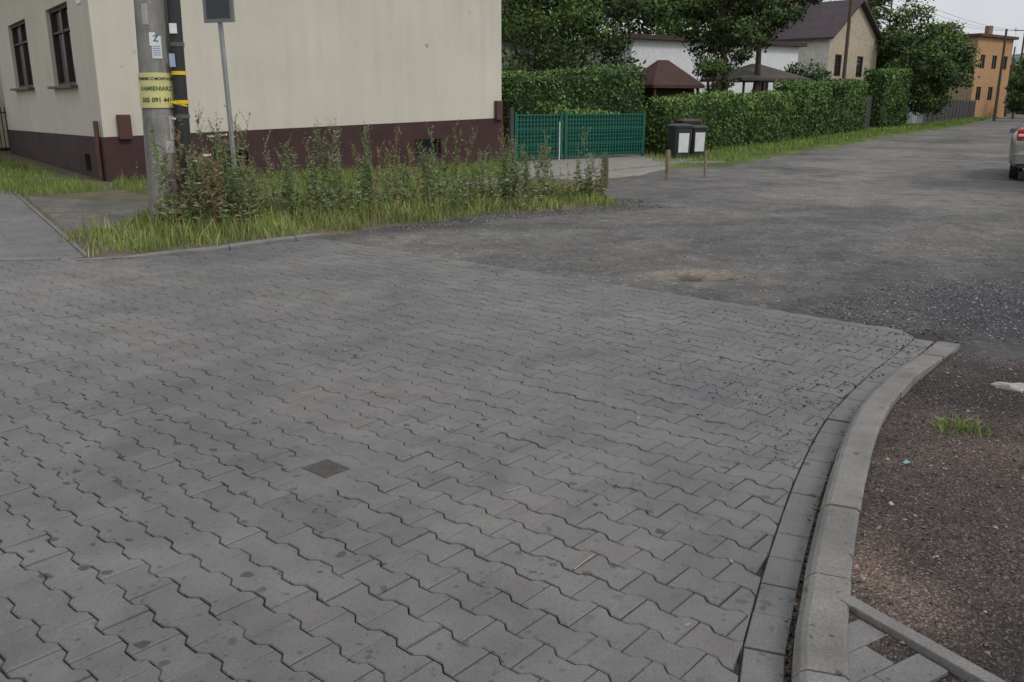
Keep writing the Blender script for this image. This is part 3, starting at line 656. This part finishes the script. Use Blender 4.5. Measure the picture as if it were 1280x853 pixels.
# ------------------------------------------------------------------ bins
def bin_(x,y,ang,hh=1.0,wd=.55,col=(.035,.037,.04)):
    E=empty('wheelie_bin');A=Acc();ca,sa=math.cos(ang),math.sin(ang)
    def T(px,py,pz): return (x+px*ca-py*sa,y+px*sa+py*ca,pz)
    def rr(hx,hy,z,b=.05,oy=0):
        return [T(px,py+oy,z) for px,py in [(-hx+b,-hy),(hx-b,-hy),(hx,-hy+b),(hx,hy-b),(hx-b,hy),(-hx+b,hy),(-hx,hy-b),(-hx,-hy+b)]]
    L=[rr(wd*.38,wd*.36,.04),rr(wd*.40,wd*.38,.06),rr(wd*.47,wd*.46,hh*.88),rr(wd*.51,wd*.50,hh*.885),rr(wd*.51,wd*.50,hh*.925)]
    lid=[rr(wd*.53,wd*.53,hh*.925),rr(wd*.53,wd*.53,hh*.945),rr(wd*.44,wd*.42,hh*.985),rr(wd*.30,wd*.26,hh)]
    for G_,c in ((L,col),(lid,tuple(np.array(col)*1.2))):
        v=[p for r in G_ for p in r];f=[[k*8+i,k*8+(i+1)%8,(k+1)*8+(i+1)%8,(k+1)*8+i] for k in range(len(G_)-1) for i in range(8)]
        f+=[list(range(8))[::-1],[len(v)-8+i for i in range(8)]];A.add(v,f,0,c)
    tube(A,T(-wd*.4,wd*.58,hh*.93),T(wd*.4,wd*.58,hh*.93),.018,.018,8,0,col)
    for s in (-1,1):
        tube(A,T(s*wd*.36,wd*.58,hh*.93),T(s*wd*.36,wd*.45,hh*.9),.016,.016,6,0,col)
        tube(A,T(s*wd*.36,wd*.42,.10),T(s*wd*.44,wd*.42,.10),.10,.10,16,0,(.02,.02,.02))
    tube(A,T(-wd*.4,wd*.42,.10),T(wd*.4,wd*.42,.10),.012,.012,6,0,(.2,.2,.2))
    A.build('bin_body',[PLASTIC],E)
    A=Acc()
    v=[T(-.16,-wd*.408-.006,.20),T(.16,-wd*.408-.006,.20),T(.17,-wd*.452-.006,.76),T(-.17,-wd*.452-.006,.76)];A.add(v,[[0,1,2,3]],0,(.66,.67,.66))
    A.build('label',[PAINT],E)
bin_(5.02,27.0,.30,1.03,.6);bin_(5.62,27.6,.35,.97,.55);bin_(5.55,28.6,.3,1.15,.65,(.05,.032,.026))

# ------------------------------------------------------------------ hedges
def hedge(name,p0,p1,th,h0,h1,col,dens=260,ls=.05,z0=0):
    A=Acc();p0=np.array(p0,float);p1=np.array(p1,float);L=np.linalg.norm(p1-p0);d=(p1-p0)/L;nn_=np.array([d[1],-d[0]])
    c=[];k=int(L/.5)+2
    for u in np.linspace(0.08,L-.08,k):
        h=(h0+(h1-h0)*u/L)-.12
        for s,zz in ((-1,0),(-1,h-.1),(-.75,h),(.75,h),(1,h-.1),(1,0)):
            q=p0+d*u+nn_*s*(th/2-.1);c.append((q[0],q[1],z0+zz))
    f=[[i*6+j,i*6+j+1,(i+1)*6+j+1,(i+1)*6+j] for i in range(k-1) for j in range(5)]+[list(range(6)),[6*(k-1)+j for j in range(6)][::-1]]
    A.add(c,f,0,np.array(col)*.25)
    hm=(h0+h1)/2
    for kind,area in (('f',L*hm),('b',L*hm*.35),('t',L*th),('e',th*hm*2)):
        n=int(area*dens);u=R.uniform(0,L,n);h=h0+(h1-h0)*u/L+.06*n2(u,u*0,2.0)
        if kind=='f': s=np.full(n,th/2)+R.normal(size=n)*.035+.05*n2(u,u*.3,1.7);z=R.uniform(0,1,n)*h
        elif kind=='b': s=-np.full(n,th/2)+R.normal(size=n)*.03;z=R.uniform(0,1,n)*h
        elif kind=='t': s=R.uniform(-th/2,th/2,n);z=h+R.normal(size=n)*.045+np.abs(R.normal(size=n))*.03
        else: u=np.where(R.uniform(size=n)<.5,0,L)+R.normal(size=n)*.03;h=h0+(h1-h0)*u/L;s=R.uniform(-th/2,th/2,n);z=R.uniform(0,1,n)*h
        lump=.06*n2(u,z,3.1,1)
        if kind=='f': s=s+lump
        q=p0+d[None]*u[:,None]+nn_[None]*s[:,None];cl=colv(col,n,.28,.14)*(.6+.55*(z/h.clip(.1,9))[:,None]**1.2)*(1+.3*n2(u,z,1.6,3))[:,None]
        leaves(A,np.stack([q[:,0],q[:,1],z0+z],1),ls,cl.clip(0.002,1),asp=.6)
    return A.build(name,[LEAF])
HG=(.092,.150,.040)
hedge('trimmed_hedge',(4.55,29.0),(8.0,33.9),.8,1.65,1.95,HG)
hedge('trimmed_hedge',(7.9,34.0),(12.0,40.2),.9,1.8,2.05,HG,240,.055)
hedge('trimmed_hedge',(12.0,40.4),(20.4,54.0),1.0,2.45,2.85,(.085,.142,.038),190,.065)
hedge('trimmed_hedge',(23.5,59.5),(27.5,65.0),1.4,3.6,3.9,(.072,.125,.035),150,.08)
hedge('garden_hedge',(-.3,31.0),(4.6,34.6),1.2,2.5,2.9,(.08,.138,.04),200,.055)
hedge('garden_hedge',(1.0,29.6),(3.6,31.6),.8,1.5,1.2,(.11,.18,.045),180,.055)

# ------------------------------------------------------------------ trees
def tree(name,x,y,h,cr,cb,nl,ls,col,clumps=38,cs=.33,asp=1.0,shape=0,trunk=.2):
    A=Acc();top_=np.array([x+R.normal()*.2,y+R.normal()*.2,h*.8]);k=5;pr=np.array([x,y,-.1])
    pts=[pr]
    for i in range(1,k+1):
        q=np.array([x,y,0])+(top_-np.array([x,y,0]))*i/k+np.array([R.normal()*.08,R.normal()*.08,0]);tube(A,pr,q,trunk*(1.05-(i-1)/k*.8),trunk*(1.05-i/k*.8),9,1,(1,1,1),False);pr=q;pts.append(q)
    cz=(h+cb)/2;hz=(h-cb)/2
    C=[];
    while len(C)<clumps:
        q=R.uniform(-1,1,3)
        if np.linalg.norm(q)>1: continue
        if np.linalg.norm(q)<.35 and R.uniform()<.6: continue
        if shape==1:
            wz=(1-(q[2]+1)/2)**.8
            q=np.array([q[0]*wz,q[1]*wz,q[2]])
        C.append(q)
    C=np.array(C);P=np.stack([x+C[:,0]*cr*asp,y+C[:,1]*cr,cz+C[:,2]*hz],1);P[:,:2]+=R.normal(size=(clumps,2))*cr*.08
    rr=cs*cr*R.uniform(.5,1.3,clumps)
    for i in range(0,clumps,2):
        t=min(max((P[i,2]-.6)/(h*.8),.15),.95);b=np.array([np.interp(t,np.linspace(0,1,k+1),[w_[a] for w_ in pts]) for a in range(3)])
        m=(b+P[i])/2+np.array([0,0,.15]);tube(A,b,m,trunk*.28,trunk*.16,5,1,(1,1,1),False);tube(A,m,P[i],trunk*.16,trunk*.05,5,1,(1,1,1),False)
    w_=rr**2;w_/=w_.sum();ci=R.choice(clumps,nl,p=w_)
    dv=R.normal(size=(nl,3));dv/=np.linalg.norm(dv,axis=1)[:,None]
    r=rr[ci]*R.uniform(.25,1,nl)**.45*(1+.2*R.normal(size=nl))
    c=P[ci]+dv*r[:,None]*np.array([1,1,.72])
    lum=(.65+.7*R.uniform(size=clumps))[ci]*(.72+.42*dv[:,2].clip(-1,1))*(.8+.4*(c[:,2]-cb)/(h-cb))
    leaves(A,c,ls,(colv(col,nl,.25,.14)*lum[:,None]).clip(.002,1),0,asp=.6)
    return A.build(name,[LEAF,BARK])
TD=(.062,.100,.027);TM=(.080,.135,.033);TL=(.11,.165,.045)
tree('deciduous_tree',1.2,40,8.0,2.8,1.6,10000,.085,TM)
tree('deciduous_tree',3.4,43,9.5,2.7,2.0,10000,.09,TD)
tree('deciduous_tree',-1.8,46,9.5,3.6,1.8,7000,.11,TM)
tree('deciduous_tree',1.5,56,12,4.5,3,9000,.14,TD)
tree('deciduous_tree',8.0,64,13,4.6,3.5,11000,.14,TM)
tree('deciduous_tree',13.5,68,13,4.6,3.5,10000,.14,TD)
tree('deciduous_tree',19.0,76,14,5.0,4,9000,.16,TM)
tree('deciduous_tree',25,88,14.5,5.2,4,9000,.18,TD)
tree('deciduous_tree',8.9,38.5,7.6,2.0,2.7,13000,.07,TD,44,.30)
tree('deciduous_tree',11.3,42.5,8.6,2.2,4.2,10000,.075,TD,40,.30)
tree('garden_shrub',8.0,37.0,3.7,.9,1.2,3500,.055,TD,20,.4,trunk=.07)
tree('conifer_shrub',15.3,47.5,3.9,1.5,1.0,6000,.065,(.045,.085,.033),30,.34,trunk=.08)
tree('deciduous_tree',28.5,67,7.0,3.2,1.0,10000,.12,TD,44,.3)
tree('deciduous_tree',32.5,74,8.0,3.6,1.0,10000,.13,TD,44,.3)
tree('deciduous_tree',36.2,79,8.0,3.2,.6,9000,.13,TM,40,.3)
tree('deciduous_tree',31.5,78,12.5,4.0,6,4000,.12,TL,36,.21)
tree('deciduous_tree',28.0,74,12.5,3.0,6,2600,.12,TL,26,.21)
tree('garden_shrub',50.2,88,6.0,2.2,.4,4000,.14,TM)
tree('garden_shrub',59.5,104,5.5,2.6,.4,4000,.16,TM)
tree('garden_shrub',71,119,7.5,3.6,.4,4000,.19,TD)
tree('garden_shrub',84,150,9,5,.4,4000,.24,TD)

# ------------------------------------------------------------------ gazebos
def gazebo(name,x,y,w_,eave,apex,ang,rc,ridge=0):
    E=empty(name);A=Acc();ca,sa=math.cos(ang),math.sin(ang)
    T=lambda px,py,pz:(x+px*ca-py*sa,y+px*sa+py*ca,pz)
    for sx in (-1,1):
        for sy in (-1,1): tube(A,T(sx*w_*.42,sy*w_*.36,0),T(sx*w_*.42,sy*w_*.36,eave),.06,.06,8,1,(.5,.4,.35))
    h=w_/2;v=[T(-h,-h*.85,eave),T(h,-h*.85,eave),T(h,h*.85,eave),T(-h,h*.85,eave),T(-ridge,0,apex),T(ridge,0,apex)]+[T(-h,-h*.85,eave-.12),T(h,-h*.85,eave-.12),T(h,h*.85,eave-.12),T(-h,h*.85,eave-.12)]
    A.add(v,[[0,1,5,4],[1,2,5],[2,3,4,5],[3,0,4],[6,7,8,9][::-1],[6,7,1,0],[7,8,2,1],[8,9,3,2],[9,6,0,3]],0,rc)
    tube(A,T(-w_*.42,-w_*.36,.9),T(w_*.42,-w_*.36,.9),.03,.03,6,1,(.5,.4,.35))
    A.build('frame_and_roof',[ROOFB,WOOD],E)
gazebo('garden_gazebo',5.9,36.0,2.5,2.30,3.25,.5,(.95,.6,.55),.25)
A=Acc();box(A,(6.0,36.4,0),1.9,1.5,2.2,.5,0,(.3,.25,.22));A.build('gazebo_shade_box',[WOOD])  # dark box stands in for the shade beneath the gazebo roof
gazebo('garden_gazebo',11.6,44.0,3.9,2.75,3.45,.4,(1.2,1.35,1.3),.2)

# ------------------------------------------------------------------ white long building
W_=empty('white_outbuilding');WHT=(.66,.67,.69)
A=Acc();a0=np.array([6.4,49.5]);a1=np.array([17.5,56.5]);d=nrm(a1-a0);L=float(np.linalg.norm(a1-a0));bk=np.array([-d[1],d[0]])*7
panel(A,a0,d,L,c0(0),c0(4.95),[(6.0,7.2,2.3,3.3),(9.5,10.7,2.3,3.3)],0,0,.12,1,2,WHT)
panel(A,a0+bk,nrm(-bk),7,c0(0),c0(4.95),[],0,col=WHT);panel(A,a1,nrm(bk),7,c0(0),c0(4.95),[],0,col=WHT);panel(A,a1+bk,-d,L,c0(0),c0(4.95),[],0,col=WHT)
A.build('walls',[PAINT,GLASS,FRAME],W_)
A=Acc();c=(a0+a1+bk)/2;box(A,(c[0],c[1],4.95),L+.7,7.7,.22,math.atan2(d[1],d[0]),0,(1,.8,.75),bev=.02);A.build('roof',[ROOFB],W_)
A=Acc();box(A,(-.2,40.5,0),4.0,.25,4.2,.5,0,(.62,.62,.60));box(A,(-.35,40.3,4.2),4.2,.6,.12,.5,1);A.build('white_garden_wall',[PAINT,ROOFB])

# ------------------------------------------------------------------ gable house
def gable_house(name,c0_,gd_,gw,ll,eave,apex,wallm,wallc,gablec,roofc,wing,wins):
    E=empty(name);c0_=np.array(c0_,float);gd_=nrm(gd_);ld=np.array([-gd_[1],gd_[0]])
    A=Acc();k0=lambda k:(lambda u:k)
    far=c0_+ld*ll
    panel(A,c0_,gd_,gw,k0(0),k0(eave),wing,0,0,.12,1,2,gablec)
    q0,q1,qa=c0_,c0_+gd_*gw,c0_+gd_*gw/2
    A.add([(*q0,eave),(*q1,eave),(*qa,apex)],[[0,1,2]],0,gablec)
    panel(A,far,-ld,ll,k0(0),k0(eave),wins,0,0,.12,1,2,wallc)
    panel(A,q1,ld,ll,k0(0),k0(eave),[],0,0,.12,None,None,wallc)
    b0_,b1,ba=far,far+gd_*gw,far+gd_*gw/2;A.add([(*b0_,eave),(*b1,eave),(*ba,apex)],[[2,1,0]],0,gablec);panel(A,b1,-gd_,gw,k0(0),k0(eave),[],0,col=wallc)
    A.build('walls',[wallm,GLASS,FRAME],E)
    A=Acc();o=.4;sl=(apex-eave)/(gw/2)
    for s in (0,1):
        e=c0_-gd_*o if s==0 else c0_+gd_*(gw+o);ez=eave-sl*o
        v=[];
        for t in (0,.16):
            for pq,z in ((e,ez),(qa,apex)):
                for l in (-o,ll+o): r=pq+ld*l;v.append((r[0],r[1],z+.02+t))
        A.add(v,[[0,1,3,2],[4,6,7,5],[0,4,5,1],[2,3,7,6],[0,2,6,4],[1,5,7,3]],0,roofc)
    ch=qa+ld*ll*.5-gd_*.8;box(A,(ch[0],ch[1],apex-1.2),.6,.6,2.0,.4,1,(1,.8,.7))
    A.build('roof',[ROOFB,BRICK],E);return E
gable_house('gable_roof_house',(20.9,61.0),(.7,.714),7.6,9,5.9,8.3,BRICK,(1.55,1.7,2.0),(1.0,.98,.95),(1.0,1.0,1.25),[(1.0,2.0,3.4,4.8),(4.4,5.4,3.4,4.8),(4.4,5.4,.9,2.3)],[(5.5,6.7,3.3,4.7)])
O=empty('orange_house');A=Acc()
oc=np.array([52.3,104.0]);od=nrm([.78,.63]);ol=np.array([-od[1],od[0]])
panel(A,oc,od,9,c0(0),c0(8.9),[(1,2.2,5.5,7),(4,5.2,5.5,7),(6.8,8,5.5,7),(1,2.2,2,3.5),(4,5.2,2,3.5)],0,0,.15,1,2,(1.0,.68,.46))
panel(A,oc+ol*5,-ol,5,c0(0),c0(8.9),[(.6,1.8,5.5,7),(3,4.2,5.5,7),(.6,1.8,2,3.5)],0,0,.15,1,2,(.75,.66,.55))
panel(A,oc+od*9,ol,5,c0(0),c0(8.9),[],0);panel(A,oc+od*9+ol*5,-od,9,c0(0),c0(8.9),[],0)
A.build('walls',[BRICK,GLASS,FRAME],O)
A=Acc();c=oc+od*4.5+ol*2.5;box(A,(c[0],c[1],8.9),9.8,5.8,.3,math.atan2(od[1],od[0]),0,(1.3,1,.9));box(A,(c[0]-3,c[1],9.2),.8,.8,1.5,.3,1,(.6,.42,.35));box(A,(c[0]+1,c[1]-1,9.2),.6,.6,1.1,.3,1,(.6,.42,.35));A.build('roof',[ROOFB,BRICK],O)
N_=empty('brick_house');A=Acc()
nb=np.array([-19.6,32.5]);panel(A,nb+fd*9,-fd,9,c0(0),c0(6.5),[(5.0,6.4,2.2,3.8)],0,0,.15,1,2);panel(A,nb,hd,9,c0(0),c0(6.5),[],0);panel(A,nb+hd*9,hb,9,c0(0),c0(6.5),[],0);panel(A,nb+hd*9+hb*9,-hd,9,c0(0),c0(6.5),[],0)
A.build('walls',[BRICK,GLASS,FRAME],N_);A=Acc();c=nb+hd*4.5+fd*4.5;box(A,(c[0],c[1],6.5),10,10,2.4,math.atan2(hd[1],hd[0]),0,taper=.3);A.build('roof',[ROOFB],N_)

# ------------------------------------------------------------------ fences
def railfence(name,p,q,h,step,col,solid=False):
    A=Acc();p=np.array(p,float);q=np.array(q,float);L=np.linalg.norm(q-p);d=(q-p)/L;a=math.atan2(d[1],d[0]);c=(p+q)/2
    for z in (.15,h-.2): box(A,(c[0],c[1],z),L,.04,.05,a,0,col)
    for i in range(int(L/step)+1):
        r=p+d*i*step;box(A,(r[0],r[1],.05),.03 if not solid else step*.9,.02,h-.05,a,0,col)
    for i in range(int(L/2.5)+1):
        r=p+d*i*2.5;box(A,(r[0],r[1],0),.1,.1,h+.1,a,0,col)
    return A.build(name,[PAINT])
railfence('metal_fence',(-16.6,30.0),(-20.2,29.0),1.5,.12,(.02,.02,.022))
railfence('metal_fence',(-16.9,27.0),(-20.8,33.4),1.5,.12,(.02,.02,.022))
railfence('garden_gate_fence',(20.9,55.0),(23.2,58.8),2.1,.14,(.04,.04,.04),True)
railfence('grey_panel_fence',(27.9,65.5),(33.5,74.0),1.9,.25,(.28,.29,.30),True)
railfence('dark_fence',(33.6,74.3),(78,143),1.9,.35,(.06,.055,.06),True)
def upole(x,y,h,arm=True,r=.13,col=(.6,.55,.5)):
    E=empty('utility_pole');A=Acc();tube(A,(x,y,0),(x,y,h),r,r*.65,10,0,col)
    if arm:
        tube(A,(x-.9,y+.4,h-.5),(x+.9,y-.4,h-.5),.05,.05,6,0,col)
        for s in (-.8,0,.8): tube(A,(x+s,y-s*.45,h-.45),(x+s,y-s*.45,h-.2),.05,.03,6,0,(2,2,2))
    A.build('pole',[WOOD],E)
upole(20.6,57.0,9.5);upole(46.5,87.5,8.4,False,.15);upole(53.5,97,9.5);upole(63,116,8.5,False)
A=Acc()
for (a,b) in [((20.6,57.0,9.0),(53.5,97,9.0)),((53.5,97,9.0),(100,180,9))]:
    a=np.array(a);b=np.array(b)
    for o_ in (-.8,0.,.8):
        pr=None
        for t in np.linspace(0,1,17):
            q=a+(b-a)*t+np.array([o_,-o_*.45,-.9*4*t*(1-t)]);
            if pr is not None: tube(A,pr,q,.012,.012,3,0,(.05,.05,.05),False)
            pr=q
A.build('overhead_wires',[PAINT])

# ------------------------------------------------------------------ hills
HILL=mat('hill_forest',(.10,.15,.16),1,.2,.01,.2,.05,0)
A=Acc();n=160;X=np.linspace(-1400,1700,n);Y0=1150+0*X
z=52+26*n2(X,Y0,.0035)+6*n2(X,Y0,.03);rows=[]
for k,(yy,f_) in enumerate([(900,0),(980,.45),(1080,.85),(1180,1.0),(1400,1.05)]): rows+=[(x,yy+60*math.sin(x*.004),-1+zz*f_+(3*math.sin(x*.11+k))*f_) for x,zz in zip(X,z)]
f=[[k*n+i,k*n+i+1,(k+1)*n+i+1,(k+1)*n+i] for k in range(4) for i in range(n-1)]
A.add(rows,f,0,(1,1,1),True);A.build('wooded_hills',[HILL])
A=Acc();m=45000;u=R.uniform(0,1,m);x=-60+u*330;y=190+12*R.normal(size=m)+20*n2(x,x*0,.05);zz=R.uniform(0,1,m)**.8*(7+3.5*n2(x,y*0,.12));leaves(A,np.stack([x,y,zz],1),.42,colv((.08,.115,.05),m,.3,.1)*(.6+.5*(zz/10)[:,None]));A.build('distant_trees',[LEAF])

# ------------------------------------------------------------------ car
C_=empty('parked_car');cd=rd;cr_=np.array([cd[1],-cd[0]]);cb0=np.array([10.72,19.3])+cr_*.84
def CT(s,w,z): q=cb0+cd*s+cr_*w;return (q[0],q[1],z)
ST=[(0.0,.70,.72,.60,.42,.80,.86),(.06,.80,.81,.62,.30,.95,1.00),(.22,.84,.84,.60,.26,.98,1.18),(.50,.85,.85,.56,.24,.98,1.42),(1.2,.86,.86,.57,.22,.96,1.48),(2.0,.86,.86,.57,.22,.94,1.47),(2.6,.86,.85,.54,.22,.93,1.38),(3.25,.86,.84,.60,.22,.92,.99),(3.7,.84,.80,.60,.24,.84,.88),(4.05,.76,.70,.5,.28,.68,.72),(4.15,.6,.55,.4,.36,.58,.6)]
A=Acc();v=[]
ST=[ST[0]]+ST
for s,wl,wb,wr,z0,zb,zr in ST:
    wl*=1.06;wb*=1.06;wr*=1.08
    prof=[(-wl*.85,z0),(-wl,z0+.08),(-wl*1.0,z0+(zb-z0)*.55),(-wb,zb-.05),(-wb*.97,zb),(-wr-(wb-wr)*.12,zb+(zr-zb)*.8),(-wr*.8,zr-.0),(0,zr+.015)]
    prof=prof+[(-a,b) for a,b in prof[:-1][::-1]]
    v+=[CT(s,a,b) for a,b in prof]
m=15;f=[];mi=[]
for k in range(len(ST)-1):
    for j_ in range(m-1):
        gl=(j_ in (4,9)) and 3<=k<=7
        gl=gl or (j_ in (5,6,7,8) and (k in (3,7)))
        ff=[k*m+j_,(k+1)*m+j_,(k+1)*m+j_+1,k*m+j_+1]
        f.append(ff[::-1]);mi.append(1 if gl else 0)
f.append([i for i in range(m)][::-1]);mi.append(0);f.append([(len(ST)-1)*m+i for i in range(m)]);mi.append(0)
A.add(v,f,0,(1,1,1));A.M[-1]=np.array(mi)
CARP=mat('car_paint',(.30,.29,.27),.3,.05,3,0,1,0,metal=.5,coat=.7)
bo=A.build('body',[CARP,GLASS],C_);bv=bo.modifiers.new('s','SUBSURF');bv.levels=1;bv.render_levels=1
for p in bo.data.polygons:p.use_smooth=True
A=Acc()
for s in (.62,3.3):
    for w_ in (-.745,.745):
        a,b=(w_-.09,w_+.08);tube(A,CT(s,a,.31),CT(s,b,.31),.31,.31,28,0,(.02,.02,.02));tube(A,CT(s,w_*1.105,.31),CT(s,w_*1.13,.31),.2,.19,20,0,(.35,.35,.36))
A.build('wheels',[PLASTIC],C_)
A=Acc();ca=math.atan2(cr_[1],cr_[0])
for w_ in (-.69,.69):
    q=CT(.03,w_,.86);box(A,q,.17,.14,.22,ca,0,(.42,.012,.012),bev=.03);q=CT(.02,w_*.98,.87);box(A,(q[0],q[1],.93),.15,.16,.05,ca,0,(.8,.5,.45),bev=.01)
q=CT(.04,0,.36);box(A,q,1.60,.22,.26,ca,0,(.20,.195,.185),bev=.07);q=CT(.03,0,.27);box(A,q,1.4,.16,.1,ca,0,(.04,.04,.04),bev=.03)
q=CT(-.0,0,.72);box(A,q,.52,.08,.11,ca,0,(.75,.75,.72),bev=.005)
q=CT(-.075,0,.43);box(A,q,.3,.03,.06,ca,0,(.3,.02,.02))
for w_ in (-.93,.93): q=CT(2.5,w_,.93);box(A,q,.18,.1,.13,ca,0,(.15,.15,.14),bev=.03)
A.build('lights_and_bumper',[PLASTIC],C_)

# ------------------------------------------------------------------ light, world, camera
SE,SAZ=math.radians(48),math.atan2(.75,-.66)
w=bpy.data.worlds.new('World');sc.world=w;w.use_nodes=True;nt=w.node_tree;bg=nt.nodes['Background']
sky=ND(nt,'ShaderNodeTexSky',sky_type='NISHITA');sky.sun_disc=False;sky.sun_elevation=SE;sky.sun_rotation=SAZ;sky.dust_density=4;sky.air_density=1
hs=ND(nt,'ShaderNodeHueSaturation');hs.inputs['Saturation'].default_value=.25;nt.links.new(sky.outputs[0],hs.inputs['Color'])
tc=ND(nt,'ShaderNodeTexCoord').outputs['Generated'];cl=ramp(nt,noise(nt,tc,2.2,6,.6,.4),[(.3,(6.0,6.3,6.9)),(.7,(8.4,8.5,8.6))])
nt.links.new(mul(nt,hs.outputs[0],cl,'MIX',.75),bg.inputs[0]);bg.inputs[1].default_value=.11
sd_=bpy.data.lights.new('sun','SUN');sd_.energy=1.15;sd_.angle=math.radians(14);sd_.color=(1,.96,.9)
so=bpy.data.objects.new('sun',sd_);sc.collection.objects.link(so)
dv=Vector((math.cos(SE)*math.sin(SAZ),math.cos(SE)*math.cos(SAZ),math.sin(SE)));so.rotation_euler=dv.to_track_quat('Z','Y').to_euler()
cam=bpy.data.cameras.new('camera');cam.lens=1100/1280*36;cam.sensor_width=36;cam.clip_end=5000;cam.clip_start=.05
co=bpy.data.objects.new('camera',cam);sc.collection.objects.link(co);co.location=(0,0,1.6);co.rotation_euler=(math.radians(90)-math.atan(296.5/1100),0,0);sc.camera=co
